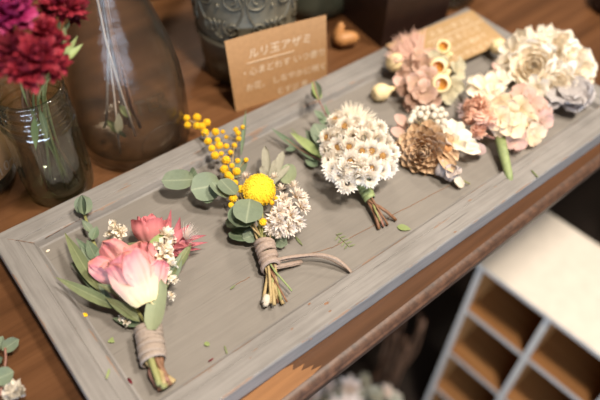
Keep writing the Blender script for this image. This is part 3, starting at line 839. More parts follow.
# ================================================================== bunch 3: white everlasting daisies
random.seed(31)
o3 = at(365, 190, ZP)
B3 = thing('everlasting_boutonniere', 'bunch of many small white everlasting daisies with brown eyes and a green taped stem', 'dried flowers', o3, 'small dried flower bunches laid out on the board')
wa, wb = at(360, 178, .7), at(370, 199, .2)
b = MB(); wrap(b, wa, wb, .55, .42, 6, .1, .05); part('tape_wrap', b, MT['tape'], B3)
F = frame_of(wb - wa)
for k, (ex, ey, mat, r) in enumerate(((379, 229, 'stb', .13), (384, 227, 'stp', .1), (388, 225, 'stb', .09), (396, 220, 'stb', .13), (381, 224, 'stg', .09))):
    b = MB(); off = F @ Vector((math.cos(k * 1.9), math.sin(k * 1.9), 0)) * .25
    stem(b, [wa + off, wb + off, at((wb and ln(370, ex, .55)), ln(199, ey, .5), .0 + .1 * k), at(ex, ey, ZP + .15)], r, 6, .02); part('stem', b, MT[mat], B3)
hm = [straw_head(.92, 74, s) for s in (1, 2, 3)]; dm = disc_mesh(.86, MT['gold']); eyes = (0, 1, 2, 3, 4, 5, 11, 12, 17, 9)
hc = at(336, 158, -1.2)
heads = [(345, 127), (339, 147), (349, 147), (362, 151), (371, 151), (382, 156), (330, 161), (341, 174), (358, 176), (371, 168), (388, 168), (328, 138), (336, 121), (352, 136), (364, 138), (377, 140), (387, 141), (351, 161), (334, 170), (347, 183), (327, 150), (361, 163), (355, 124), (366, 128), (379, 129), (391, 153), (369, 178), (335, 134), (346, 168), (381, 170), (340, 112 + 4)]
for i, (px, py) in enumerate(heads):
    d2 = ((px - 358) / 40) ** 2 + ((py - 150) / 40) ** 2
    z = .6 + 2.3 * math.sqrt(max(0, 1 - d2)); p = at(px, py, z); cen = at(358, 152, -.8)
    f_ = inst('daisy_head', hm[i % 3], B3, p, rand_frame(p, cen, .15 if i in eyes else .55, view_up(p) * (.6 if i in eyes else -.1)), R(.84, 1.06))
    if i in eyes: sub('flower_centre', dm, f_)
    b = MB(); b.tube([wa + Vector((R(-.3, .3), R(-.3, .3), 0)), ln(wa, p, .5), p - (p - cen).normalized() * .3], .05, 5); part('flower_stalk', b, MT['stg'], B3)
b = MB(); c = at(352, 132, 1.0)
for i in range(170):
    a = R(-.1, 2.0); ppx = 352 + 31 * math.cos(a) * R(.7, 1.05); ppy = 132 - 31 * math.sin(a) * R(.7, 1.05)
    e = at(ppx, ppy, R(.8, 2.9)); leaf(b, c + Vector((R(-.3, .3), R(-.3, .3), R(-.2, .3))), e, R(1.6, 2.6), 'needle', bend=R(-.3, .3), cup=.3, fold=0, wave=0, nv=3, nu=2)
part('bristly_flower', b, MT['ivory'], B3, 'cream bristle-petalled flower')
for (a, q, wv, m, sh_, bend, ro) in (((334, 155, .6), (314, 124, 1.2), 22, 'euc', 'round', .2, .2), ((322, 155, .5), (306, 130, .8), 14, 'euc', 'leaf', .2, -.5), ((326, 160, .3), (290, 132, .7), 10, 'fresh', 'lance', -.3, 0), ((322, 162, .1), (297, 148, .1), 9, 'eucd', 'leaf', .2, .2), ((300, 150, .1), (271, 128, .6), 6, 'eucd', 'lance', .2, 0), ((296, 148, .1), (285, 150, .0), 6, 'eucd', 'leaf', .2, 0),
                                    ((324, 119, 1.0), (314, 110, 1.4), 7, 'eucd', 'leaf', .2, 0), ((330, 119, 1.0), (324, 103, 1.3), 6, 'eucd', 'lance', .3, .8), ((318, 100, 1.6), (313, 81, 2.1), 13, 'fresh', 'leaf', .1, .7), ((319, 100, 1.6), (315, 81, 2.1), 13, 'euc', 'leaf', .1, -.6), ((318, 166, .0), (305, 160, -.2), 9, 'eucd', 'leaf', .2, 0), ((330, 124, .9), (318, 118, .9), 10, 'eucd', 'leaf', .2, .2), ((305, 146, .3), (291, 128, .5), 5, 'olive', 'lance', .1, .5)):
    b = MB(); leaf(b, at(*a), at(*q), wv, sh_, bend=bend, roll=ro); part('leaf', b, MT[m], B3)
for pts in ([at(345, 165, .3), at(332, 130, .8), at(325, 112, 1.1), at(318, 99, 1.6), at(313, 79, 2.2)], [at(345, 172, .2), at(320, 160, .2), at(300, 150, .1), at(283, 137, .3)]):
    b = MB(); stem(b, pts, .055, 5); part('twig', b, MT['stp'], B3)

# ================================================================== bunch 4: tan wooden flower
random.seed(41)
o4 = at(450, 168, ZP)
B4 = thing('sola_boutonniere', 'bunch with a large tan wood-petal flower beside a cream flower and white berries', 'dried flowers', o4, 'small dried flower bunches laid out on the board')
c = at(424, 152, .5); ax = (view_up(c) * 1.0 + Vector((-.35, -.1, .25))).normalized(); F = frame_of(ax)
b = MB(); n = 66
for i in range(n):
    f = (i + .5) / n; a = i * 2.39996; tl = 1.35 - 1.25 * f ** .65 + R(-.08, .08)
    d = F @ Vector((math.cos(a) * math.cos(tl), math.sin(a) * math.cos(tl), math.sin(tl))); nn = F @ Vector((-math.cos(a) * math.sin(tl), -math.sin(a) * math.sin(tl), math.cos(tl)))
    r0 = 1.25 * f ** .6
    b.petal(c + F @ Vector((r0 * math.cos(a), r0 * math.sin(a), .95 - 1.6 * f)), d, nn, .70 + .75 * f, .72 + .85 * f, 'spade', .5, .6 - .4 * f, .05, 4, 5)
b.ball(c + ax * .3, .7, 10, 8)
part('wood_flower', b, MT['sola'], B4, 'large tan flower of curled wood shavings')
for (a, q, wv) in (((437, 150, .6), (453, 172, .9), 18), ((438, 145, .8), (458, 160, 1.0), 16)):
    b = MB(); leaf(b, at(*a), at(*q), wv, 'spade', cup=.5, bend=-.4); part('loose_petal', b, MT['sola'], B4)
bm = MB(); bm.ball((0, 0, 0), .31, 8, 7, lump=.2, freq=4); bmm = bm.mesh('berry', MT['berry'])
bl = [(95, 50), (110, 40), (130, 35), (120, 60), (90, 70), (105, 75), (150, 55), (170, 30), (185, 45), (205, 40), (200, 65), (175, 65), (190, 90), (165, 95), (215, 90), (220, 60), (140, 75), (80, 85), (210, 105), (150, 35)]
for x, y in bl:
    p = at(390 + x / 4, 100 + y / 4, 1.2 + R(-.3, .4)); inst('berry', bmm, B4, p, None, R(.8, 1.1))
    b = MB(); b.tube([at(440, 140, .2), p], .04, 4); part('berry_stalk', b, MT['sty'], B4)
for (a, q, wv) in (((408, 126, .8), (395, 115, 1.2), 11), ((405, 136, .6), (391, 129, .9), 11), ((404, 132, .3), (399, 122, .4), 9)):
    b = MB(); leaf(b, at(*a), at(*q), wv, 'oval', bend=.2); part('pink_petal', b, MT['blush'], B4)
b = MB(); c = at(452, 146, .5)
for (px, py, z, wv) in ((481, 153, .8, 17), (472, 134, 1.4, 17), (452, 119, 1.7, 13), (443, 128, 1.7, 12), (446, 141, 1.9, 14), (462, 122, 1.5, 14), (465, 150, 1.8, 17), (479, 146, 1.0, 16), (455, 132, 2.0, 13)):
    leaf(b, c + Vector((R(-.2, .2), R(-.2, .2), R(0, .4))), at(px, py, z), wv, 'spade', bend=.6, cup=.4, wave=.12)
part('cream_flower', b, MT['ivory'], B4, 'cream open flower')
b = MB(); b.ball(at(446, 150, .9), (.5, .45, .5), 9, 7, lump=.5, freq=3); part('brown_calyx', b, MT['seed'], B4)
b = MB(); leaf(b, at(472, 152, .4), at(485, 147, .3), 14, 'oval', bend=.2); part('leaf', b, MT['mauve'], B4)
wa, wb = at(438, 166, .3), at(455, 177, .1)
b = MB(); wrap(b, wa, wb, .55, .5, 4, .2, .2); leaf(b, at(449, 178, .5), at(452, 164, 1.1), 14, 'spade', cup=.5, bend=.6, wave=.3); leaf(b, at(450, 176, .4), at(461, 168, .9), 12, 'spade', cup=.6, bend=.4, wave=.3); part('ribbon_wrap', b, MT['greyrib'], B4)
for (ex, ey, mat, r) in ((458, 187, 'stb', .18), (464, 182, 'sty', .14), (470, 184, 'stg', .06)):
    b = MB(); b.tube([wa, wb, at(ex, ey, ZP + .25)], r, 6); part('stem', b, MT[mat], B4)
b = MB(); leaf(b, at(455, 177, .3), at(463, 187, ZP + .3), 8, 'strap', cup=.2, bend=.1); part('ribbon_end', b, MT['cut'], B4, 'pale cut ribbon end')

# ================================================================== bunch 5: dusty pink hydrangea and cups
random.seed(51)
o5 = at(425, 80, ZP)
B5 = thing('seed_cup_boutonniere', 'bunch of dusty pink petals with cream seed cups, lying partly over the flat kraft card', 'dried flowers', o5, 'small dried flower bunches laid out on the board')
b = MB(); c = at(418, 66, .8)
for i in range(150):
    a = R(1.3, 3.3); rr = R(.6, 1.05); ppx = 417 + 33 * math.cos(a) * rr; ppy = 59 - 31 * math.sin(a) * rr
    leaf(b, c + Vector((R(-.5, .5), R(-.5, .5), R(-.2, .8))), at(ppx, ppy, R(.6, 2.2)), R(2, 3.4), 'lance', bend=R(-.5, .5), nv=3, nu=2)
part('feathery_tuft', b, MT['feather'], B5, 'dusty pink feathery tuft')
fl = [floret_mesh(1.0, MT['dusty'], 4, s) for s in (1, 2, 3)]; fg = [floret_mesh(1.0, MT['sage'], 4, s) for s in (4, 5)]
cen = at(422, 78, -.8)
for i, (px, py, z, s) in enumerate(((412, 70, 1.6, 1.1), (424, 66, 2.2, 1.1), (418, 83, 2.0, 1.1), (408, 88, 1.2, 1.0), (424, 92, 1.6, 1.1), (416, 98, 1.0, .95), (427, 76, 2.3, 1.0), (405, 77, .9, .9), (432, 98, .8, .9), (430, 54, 1.8, .85), (428, 86, 1.8, 1.0), (412, 104, .2, .8), (420, 57, 2.0, .9))):
    p = at(px, py, z); inst('hydrangea_floret', fl[i % 3], B5, p, rand_frame(p, cen, .4, view_up(p) * .4), s)
for i, (px, py, z, s) in enumerate(((436, 63, 1.8, 1.1), (456, 72, .9, 1.0), (452, 86, .8, 1.0), (447, 94, .4, .9), (440, 74, 1.4, .8), (459, 66, .4, .8))):
    p = at(px, py, z); inst('hydrangea_floret', fg[i % 2], B5, p, rand_frame(p, cen, .4, view_up(p) * .4), s)
b = MB(); leaf(b, at(405, 88, .5), at(394, 77, .9), 11, 'oval', bend=.2); part('petal', b, MT['blush'], B5)
for (px, py, z, s, dx, dy) in ((443, 47, 2.0, .72, .5, .3), (438, 67, 2.6, .8, -.3, -.3), (441, 84, 2.2, .85, -.35, -.6)):
    c = at(px, py, z); ax = view_up(c) + Vector((dx, dy, .1)) * .5
    b = MB(); b.lathe(c - ax.normalized() * s * 1.2, [(.02, 0), (s * .35, .1 * s), (s * .85, .55 * s), (s * 1.0, 1.0 * s), (s * .97, 1.3 * s), (s * .82, 1.5 * s), (s * .66, 1.52 * s), (s * .6, 1.42 * s)], 16, ax)
    cup_ = part('seed_cup', b, MT['pod'], B5)
    b = MB(); b.lathe(c - ax.normalized() * s * 1.2, [(s * .61, 1.44 * s), (s * .52, 1.1 * s), (s * .3, .95 * s), (.01, .92 * s)], 16, ax); part('cup_inside', b, MT['podin'], cup_, 'orange hollow of the seed cup')
c = at(395, 66, .9); b = MB(); b.lathe(c - Vector((.7, -.2, .1)).normalized() * -.7, [(.02, 0), (.5, .1), (.82, .5), (.85, .9), (.6, 1.35), (.3, 1.5), (.02, 1.4)], 14, (-.8, .3, .3)); part('seed_pod', b, MT['pod'], B5)
c0 = at(401, 86, .3); c1 = at(379, 93, ZP + .75); b = MB(); b.lathe(c0, [(.01, 0), (.14, .05), (.18, .7), (.3, 1.1), (.72, 1.6), (.80, 2.0), (.66, 2.5), (.45, 2.72), (.3, 2.68), (.02, 2.5)], 16, c1 - c0); part('seed_pod', b, MT['pod'], B5, 'cream long-necked seed pod hanging out at the left')
b = MB(); stem(b, [c0, at(415, 82, .4), at(428, 80, .4)], .12, 6); part('stem', b, MT['sty'], B5)
for px, py in ((446, 76), (448, 72), (450, 55), (446, 58)):
    b = MB(); b.ball(at(px, py, 1.4), .3, 8, 6); part('bud', b, MT['pod'], B5)

# ================================================================== bunch 6: peach tufts and beige hydrangea
random.seed(61)
o6 = at(505, 140, ZP)
B6 = thing('hydrangea_boutonniere', 'bunch of beige and pink hydrangea with peach tufts and a green taped stem', 'dried flowers', o6, 'small dried flower bunches laid out on the board')
tm = [tuft_head(.85, MT['peach'], 110, s) for s in (1, 2)]
for i, (px, py, z, s) in enumerate(((479, 104, 1.9, 1.1), (486, 119, 2.2, 1.15), (471, 117, 1.5, .9), (478, 131, 1.3, .9), (470, 106, 1.4, .8))):
    inst('peach_tuft', tm[i % 2], B6, at(px, py, z), frame_of((R(-.5, .5), R(-.5, .5), 1), R(0, 6)), s)
b = MB(); c = at(474, 116, .6)
for i in range(90):
    a = R(2.0, 4.2); rr = R(.6, 1.05); leaf(b, c, at(474 + 18 * math.cos(a) * rr, 112 - 18 * math.sin(a) * rr, R(.1, 1.2)), R(2, 3), 'lance', bend=R(-.5, .5), nv=3, nu=2)
part('feathery_tuft', b, MT['mauve'], B6, 'mauve feathery tuft')
fb = [floret_mesh(1.25, MT['beige'], 4, s) for s in (1, 2, 3)]; fp = [floret_mesh(1.25, MT['blush'], 4, s) for s in (4, 5)]; fi = [floret_mesh(1.45, MT['ivory'], 6, s, 'spade', .9, .45) for s in (6, 7)]
cen = at(510, 118, -1.0)
for i, (px, py, z, s) in enumerate(((507, 114, 2.4, 1.0), (498, 118, 2.2, .9), (518, 110, 2.3, 1.0), (512, 124, 1.9, .95), (524, 118, 1.7, .9), (503, 106, 2.1, .9), (532, 133, .7, .9), (503, 127, 1.5, .8), (516, 131, 1.1, .8), (526, 126, 1.2, .8))):
    p = at(px, py, z); inst('hydrangea_floret', fb[i % 3], B6, p, rand_frame(p, cen, .35, view_up(p) * .4), s)
for i, (px, py, z, s) in enumerate(((522, 95, 1.9, .95), (541, 122, .9, .9), (537, 108, 1.3, .9), (515, 137, .9, .85), (530, 103, 1.7, .9), (545, 117, .6, .7), (518, 143, .3, .6))):
    p = at(px, py, z); inst('hydrangea_floret', fp[i % 2], B6, p, rand_frame(p, cen, .35, view_up(p) * .4), s)
for i, (px, py, z, s) in enumerate(((486, 90, 1.9, 1.05), (497, 84, 1.6, .95), (492, 97, 1.9, .8), (478, 86, 1.3, .8))):
    p = at(px, py, z); inst('cream_flower', fi[i % 2], B6, p, rand_frame(p, cen, .3, view_up(p) * .6), s)
b = MB(); b.tube([at(500, 138, .7), at(503, 152, .3), at(508, 172, .0), at(510, 182, ZP + .35)], [.45, .42, .33, .3], 10); part('taped_stem', b, MT['tape'], B6, 'green taped stem')
for pts in ([at(480, 132, .8), at(490, 137, .7), at(500, 140, .6)], [at(486, 126, .9), at(494, 134, .8), at(501, 142, .6)], [at(512, 126, .9), at(506, 134, .7), at(501, 141, .6)]):
    b = MB(); stem(b, pts, .12, 6); part('stem', b, MT['stp'], B6)

# ================================================================== bunch 7: cream roses and grey tulle
random.seed(71)
o7 = at(550, 88, ZP)
B7 = thing('cream_rose_boutonniere', 'bunch of full cream roses with grey-blue tulle at the far right end of the board', 'dried flowers', o7, 'small dried flower bunches laid out on the board')
LAY = ((3, .06, .98, 1.6, 0), (3, .14, 1.0, 1.5, 0), (3, .25, 1.0, 1.3, 0), (4, .42, 1.0, 1.0, .05), (5, .62, .98, .85, .15), (6, .85, .92, .75, .35), (7, 1.08, .8, .65, .6))
for i, (px, py, z, rr, hh, dx, dy) in enumerate(((533, 66, 1.4, 2.1, 2.0, -.1, -.1), (571, 68, .7, 2.1, 2.0, .8, -.2), (552, 82, .7, 1.8, 1.7, .2, -.6), (554, 54, 1.1, 1.9, 1.9, .5, .2))):
    c = at(px, py, z); ax = view_up(c) + Vector((dx, dy, .2)); rose('rose_bloom', c - ax.normalized() * .1, ax, rr, hh * .72, MT['ivory'], B7, LAY, 70 + i)
random.seed(72)
fw = [floret_mesh(1.5, MT['cream'], 6, s, 'spade', .8, .5) for s in (1, 2)]
cen = at(540, 68, -1.0)
for i, (px, py, z, s) in enumerate(((514, 54, 1.3, 1.05), (509, 66, .9, .9), (522, 44, 1.6, .95), (536, 88, .9, .85), (540, 46, 1.6, .9), (563, 86, .3, .8), (505, 74, .5, .7))):
    p = at(px, py, z); inst('cream_flower', fw[i % 2], B7, p, rand_frame(p, cen, .3, view_up(p) * .3), s)
b = MB()
for (cx, cy, cz) in ((531, 42, 1.3), (546, 38, 1.3), (556, 44, 1.0)):
    c = at(cx, cy + 8, cz)
    for i in range(34):
        a = R(.0, 3.14); leaf(b, c + Vector((R(-.2, .2), R(-.2, .2), 0)), at(cx + 14 * math.cos(a) * R(.7, 1), cy - 1 - 15 * math.sin(a) * R(.7, 1.1), cz + R(-.3, 1.8)), R(3, 4.5), 'strap', bend=R(-.5, .5), cup=.4, nv=4, nu=2)
part('spiky_flower', b, MT['cream'], B7, 'white strap-petalled flowers')
b = MB(); b.ball(at(498, 46, .9), .72, 12, 9, lump=.2, freq=2); part('cream_bud', b, MT['pod'], B7)
b = MB(); leaf(b, at(503, 72, .4), at(493, 63, .7), 9, 'oval', bend=.3); leaf(b, at(503, 75, .2), at(497, 60, .3), 8, 'oval', bend=.3); part('pink_petal', b, MT['blush'], B7)
b = MB(); c = at(562, 86, .4)
for (px, py, z, wv) in ((591, 102, .3, 30), (577, 110, .6, 28), (590, 92, 1.0, 28), (565, 105, .9, 22), (547, 108, .4, 18), (552, 101, .7, 18), (583, 106, .9, 26), (586, 86, .8, 22), (574, 100, 1.2, 26)):
    for k in range(2):
        leaf(b, c + Vector((R(-.2, .2), R(-.2, .2), R(-.2, .2))), at(px + R(-2, 2), py + R(-2, 2), z + R(-.1, .4)), wv, 'spade', bend=R(-.3, .5), cup=.3, wave=.22, nv=10, nu=10, fold=0)
for i in range(60):
    q = at(R(545, 594), R(94, 111), R(-.3, .5)); b.tube([q, q + Vector((R(-.5, .5), R(-.5, .5), R(-.1, .3)))], .015, 3)
part('tulle', b, MT['tulle'], B7, 'frayed grey-blue tulle')
b = MB(); stem(b, [at(548, 80, .2), at(565, 92, -.1), at(580, 102, ZP + .25)], .22, 7); part('stem', b, MT['stg'], B7)

# ================================================================== bunch 8: only its tip shows at the lower left
random.seed(81)
o8 = at(2, 385, TZ)
B8 = thing('eucalyptus_boutonniere', 'eucalyptus sprig with a white curly flower lying on the bare table at the lower left', 'dried flowers', o8)
for (a, q, wv, m, ro) in (((2, 350, TZ + .8), (19, 339, TZ + 1.3), 12, 'euc', .3), ((-4, 352, TZ + .6), (3, 336, TZ + .9), 9, 'euc', -.4), ((-6, 380, TZ + .9), (14, 372, TZ + 1.2), 16, 'euc', .2), ((-8, 362, TZ + .4), (3, 358, TZ + .8), 9, 'eucd', .3)):
    b = MB(); leaf(b, at(*a), at(*q), wv, 'round', bend=.2, roll=ro); part('leaf', b, MT[m], B8)
b = MB(); stem(b, [at(5, 348, TZ + .9), at(6, 360, TZ + .8), at(4, 372, TZ + .6), at(0, 396, TZ + .5)], .08, 6); part('stem', b, MT['stp'], B8)
b = MB(); c = at(14, 396, TZ + .6)
for i in range(44):
    a = R(-.3, 3.4); rr = R(.35, 1.0); leaf(b, c + Vector((R(-.4, .4), R(-.3, .3), R(-.2, .4))), at(14 + 13 * math.cos(a) * rr, 394 - 17 * math.sin(a) * rr, TZ + R(.7, 2.0)), R(4, 6), 'strap', bend=R(-.9, .9), cup=.6, wave=.2, nv=5, nu=3)
part('curly_flower', b, MT['berry'], B8, 'white curly-petalled flower')

# ------------------------------------------------------------------ crumbs of leaf and petal dropped on the board
random.seed(91)


def scrap(name, label, px, py, dx, dy, wv, mat, shape='leaf', z=None, cat='leaf scrap', bend=.3):
    z = (ZP if z is None else z) + .06; a = at(px - dx / 2, py - dy / 2, z); q = at(px + dx / 2, py + dy / 2, z + .04); b = MB()
    leaf(b, a, q, wv, shape, n=UPZ, bend=bend, wave=.05); b2 = b
    return solo(name, b, MT[mat], label, cat, (a + q) / 2)


scrap('fallen_leaf', 'small fallen green leaf lying on the panel below the tan wood flower', 404, 228, 14, 3, 8, 'fresh', cat='leaf')
b = MB(); a0, a1 = at(336, 234, ZP + .05), at(350, 247, ZP + .05); b.tube([ln(a0, a1, i / 5) for i in range(6)], .025, 4)
for i in range(9):
    p = ln(a0, a1, (i + .5) / 9); d = (a1 - a0).normalized(); sd = Vector((d.y, -d.x, 0)) * (1 if i % 2 else -1)
    b.petal(p, d * .35 + sd, UPZ, .5, .14, 'lance', .1, .1, 0, 2, 3)
solo('fern_scrap', b, MT['olive'], 'tiny feathery green fern scrap on the panel right of the trailing ribbon', 'leaf scrap', (a0 + a1) / 2)
scrap('leaf_scrap', 'curled thin green leaf scrap just right of the yellow bunch', 299, 241, 8, 10, 3, 'olive', 'lance')
scrap('leaf_scrap', 'small triangular green leaf scrap left of the beige ribbon wrap', 112, 341, 5, 3, 7, 'fresh', 'heart')
scrap('leaf_scrap', 'thin bright green stalk scrap on the left stile near the bottom corner', 108, 374, -3, 10, 2.4, 'fresh', 'strap', 0)
scrap('petal_scrap', 'tiny orange-yellow petal scrap under the olive leaves of the rose bunch', 85, 315, 5, 2, 4, 'yel', 'oval')
scrap('leaf_scrap', 'pale yellow-green leaf scrap near the front rail right of the rose stems', 207, 344, 5, 3, 4.5, 'fresh', 'round')
scrap('leaf_scrap', 'dark crumb of leaf lying close to the front rail', 211, 360, 6, -4, 2, 'wine', 'lance')
scrap('leaf_scrap', 'curled green thread by the front rail', 226, 350, 3, 9, 1.6, 'olive', 'strap')
scrap('leaf_scrap', 'small green leaf scrap on the bare panel between the rose bunch and the yellow bunch', 233, 287, 6, -5, 2.6, 'olive', 'lance')
scrap('leaf_scrap', 'green thread scrap lying on the front rail below the beige hydrangea bunch', 535, 174, 7, 8, 2, 'olive', 'strap', 0)
scrap('leaf_scrap', 'faint green stalk scrap below the stub of the tan flower bunch', 480, 191, 9, -9, 1.4, 'olive', 'strap')
scrap('petal_scrap', 'dark red petal crumb at the left stile beside the rose stems', 130, 381, 5, 7, 3, 'wine', 'lance')
scrap('petal_scrap', 'small pale pink petal crumb inside the panel corner above the olive leaves', 48, 251, 4, -2, 3, 'cream', 'oval')

# ------------------------------------------------------------------ kraft price cards
def text_mesh(body, size, thick=.004, align='LEFT'):
    cu = bpy.data.curves.new('t', 'FONT'); cu.body = body; cu.size = size; cu.extrude = thick; cu.align_x = align; cu.resolution_u = 3
    o = bpy.data.objects.new('t', cu); COL.objects.link(o)
    dg = bpy.context.evaluated_depsgraph_get(); me = bpy.data.meshes.new_from_object(o.evaluated_get(dg))
    pts = [v.co.copy() for v in me.vertices]; fs = [tuple(p.vertices) for p in me.polygons]
    bpy.data.objects.remove(o); bpy.data.curves.remove(cu); bpy.data.meshes.remove(me); return pts, fs


def card(name, label, bl, br, tl, tr, mat, lines, under, bulge, thick=.05):
    root = thing(name, label, 'card', (bl + br) / 2)
    def S(u, v, h=0):
        p = ln(ln(bl, br, u), ln(tl, tr, u), v); nn = (br - bl).cross(tl - bl).normalized(); return p + nn * (h + bulge * (4 * u * (1 - u)) * .5 * (.4 + v))
    b = MB(); n = 14
    for h, fl in ((0, 0), (-thick, 1)):
        P = [[S(i / n, j / 8, h) for i in range(n + 1)] for j in range(9)]
        if fl: P = [r[::-1] for r in P]
        b.grid(P, [[(0, 0, 0)] * (n + 1)] * 9)
    for (f0, f1) in (((0, 0), (1, 0)), ((1, 0), (1, 1)), ((1, 1), (0, 1)), ((0, 1), (0, 0))):
        pts = [(f0[0] + (f1[0] - f0[0]) * i / 14, f0[1] + (f1[1] - f0[1]) * i / 14) for i in range(15)]
        b.grid([[S(*q, -thick) for q in pts], [S(*q, 0) for q in pts]], [[(0, 0, 0)] * 15] * 2)
    part('paper', b, mat, root)
    Wd = (br - bl).length; Hh = (tl - bl).length; b = MB()
    for (tx, u, v, sz, slant) in lines:
        pts, fs = text_mesh(tx, sz); o = len(b.v)
        for p in pts: b.v.append(S(u + (p.x + p.y * .1) / Wd, v + (p.y + p.x * slant) / Hh, .012 + p.z)); b.l.append((0, 0, 0))
        for f in fs: b.f.append(tuple(o + i for i in f)); b.mi.append(0)
    for (u0, v0, u1, v1) in under:
        b.tube([S(u0 + (u1 - u0) * i / 6, v0 + (v1 - v0) * i / 6, .012) for i in range(7)], .055, 5, flat=.3)
    part('handwriting', b, MT['ink'], root, 'white handwriting', False)
    return root


cbl, cbr = at(236, 112, TZ), at(327, 84, TZ)
off = Vector((-.35, 1.1, 0))
ctl = Vector((cbl.x, cbl.y, 4.85)) + Vector((.1, 1.25, 0)); ctr = Vector((cbr.x, cbr.y, 5.2)) + Vector((-.05, .7, 0))
card('standing_card', 'brown kraft card with white handwriting standing upright against the embossed pot', cbl, cbr, ctl, ctr, MT['kraft'],
     [('ルリ玉アザミ', .20, .69, 1.0, 0), ('・心まどわす いつ香り', .10, .46, .80, 0), ('お花。 しなやかに咲く', .13, .25, .78, 0), ('むすび 青', .45, .07, .72, 0)], [(.18, .63, .66, .62)], -.25)
c2 = dict(tl=at(386, 45, .25), tr=at(472, 10, .15), br=at(507, 41, .2)); c2bl = c2['tl'] + (c2['br'] - c2['tr'])
card('lying_card', 'brown kraft card with white handwriting lying flat across the far edge of the board', c2bl, c2['br'], c2['tl'], c2['tr'], MT['kraft2'],
     [('スターチスC', .40, .74, 1.0, 0), ('白い花 まごころ', .36, .48, .85, 0), ('ふんわり染めて', .40, .27, .8, 0), ('ブーケにどうぞ', .40, .06, .85, 0)], [(.34, .66, .98, .66)], .1)

# ------------------------------------------------------------------ glass jar with crimson flowers
random.seed(101)
jc = at(62, 185, TZ)
J = thing('glass_jar', 'small clear fluted glass jar holding crimson dried flowers', 'jar', jc)


def jmod(ph, h, r):
    if .6 < h < 6.6: return r * (1 + .05 * abs(math.cos(ph * 6)) * min(1, (h - .6), (6.6 - h)))
    return r


prof = [(.01, .0), (2.1, .0), (2.45, .12), (2.55, .5), (2.52, 2), (2.5, 4), (2.52, 6.2), (2.62, 6.7), (2.6, 7.0), (2.45, 7.3), (2.28, 7.5), (2.50, 7.75), (2.50, 7.95), (2.27, 8.15), (2.27, 8.45), (2.50, 8.7), (2.50, 8.9), (2.28, 9.1), (2.28, 9.4), (2.46, 9.6), (2.36, 9.75), (2.2, 9.72),
        (2.12, 9.4), (2.15, 7.6), (2.3, 7.0), (2.28, 4), (2.3, 1.0), (2.0, .55), (.01, .45)]
b = MB(); b.lathe(jc, prof, 80, None, jmod); part('jar_body', b, MT['jarglass'], J)
JF = thing('crimson_flowers', 'crimson and magenta dried flowers standing in the small glass jar', 'dried flowers', jc + Vector((0, 0, .6)))


def ruffle(name, c, r, mat, n, seed, shape='spade', wd=.8, up=None):
    random.seed(seed); b = MB(); F = frame_of(up or (0, 0, 1)); b.ball(c, r * .45, 8, 6)
    for i in range(n):
        f = (i + .5) / n; z = 1 - 1.5 * f; a = i * 2.39996; q = math.sqrt(max(0, 1 - z * z))
        d = F @ Vector((q * math.cos(a), q * math.sin(a), z + .25)); nn = F @ Vector((-math.cos(a), -math.sin(a), .8))
        b.petal(c + d * r * .2, d, nn, r * R(.7, 1.05), r * R(.5, 1) * wd, shape, .5, R(-.2, .9), .3, 4, 5)
    return part(name, b, MT[mat], JF)


def zpt(px, py, dist):
    d = (M3.transposed() @ Vector(((px - 300) / FPX, (200 - py) / FPX, 1))).normalized(); return CAM + d * dist


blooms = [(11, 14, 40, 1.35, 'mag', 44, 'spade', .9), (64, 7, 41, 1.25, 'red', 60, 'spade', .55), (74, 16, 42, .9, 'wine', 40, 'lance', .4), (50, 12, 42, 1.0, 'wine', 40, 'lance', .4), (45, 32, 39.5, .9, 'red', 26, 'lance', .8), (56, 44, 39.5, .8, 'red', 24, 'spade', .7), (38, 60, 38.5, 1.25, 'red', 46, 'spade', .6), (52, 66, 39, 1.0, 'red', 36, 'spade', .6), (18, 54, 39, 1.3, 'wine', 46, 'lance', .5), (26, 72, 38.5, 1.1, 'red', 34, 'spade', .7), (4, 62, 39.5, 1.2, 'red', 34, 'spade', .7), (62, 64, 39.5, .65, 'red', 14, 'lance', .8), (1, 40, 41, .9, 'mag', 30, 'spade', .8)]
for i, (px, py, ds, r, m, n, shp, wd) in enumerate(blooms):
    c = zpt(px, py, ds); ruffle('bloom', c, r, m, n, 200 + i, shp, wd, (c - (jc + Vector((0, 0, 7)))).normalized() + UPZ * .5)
    b = MB(); stem(b, [c, jc + Vector((R(-1, 1), R(-1, 1), 9.2)), jc + Vector((R(-1.4, 1.4), R(-1.4, 1.4), .8))], .1, 6, .02); part('stem', b, MT['stg' if i % 3 else 'stb'], JF)
for (a, q, wv, m) in (((58, 62, 40), (66, 22, 41), 7, 'olive'), ((60, 64, 40.5), (83, 44, 41), 7, 'fresh'), ((52, 60, 40.5), (60, 40, 40.5), 5, 'olive'), ((0, 32, 40), (14, 30, 40.5), 5, 'olive'), ((22, 50, 41), (26, 40, 41), 4, 'fresh'), ((62, 60, 41), (78, 36, 41.5), 6, 'fresh'), ((34, 118, 46), (36, 150, 46), 7, 'fresh'), ((40, 110, 46), (48, 140, 46), 6, 'olive')):
    b = MB(); leaf(b, zpt(*a), zpt(*q), wv, 'lance', bend=.3, wave=.2); part('leaf', b, MT[m], JF)

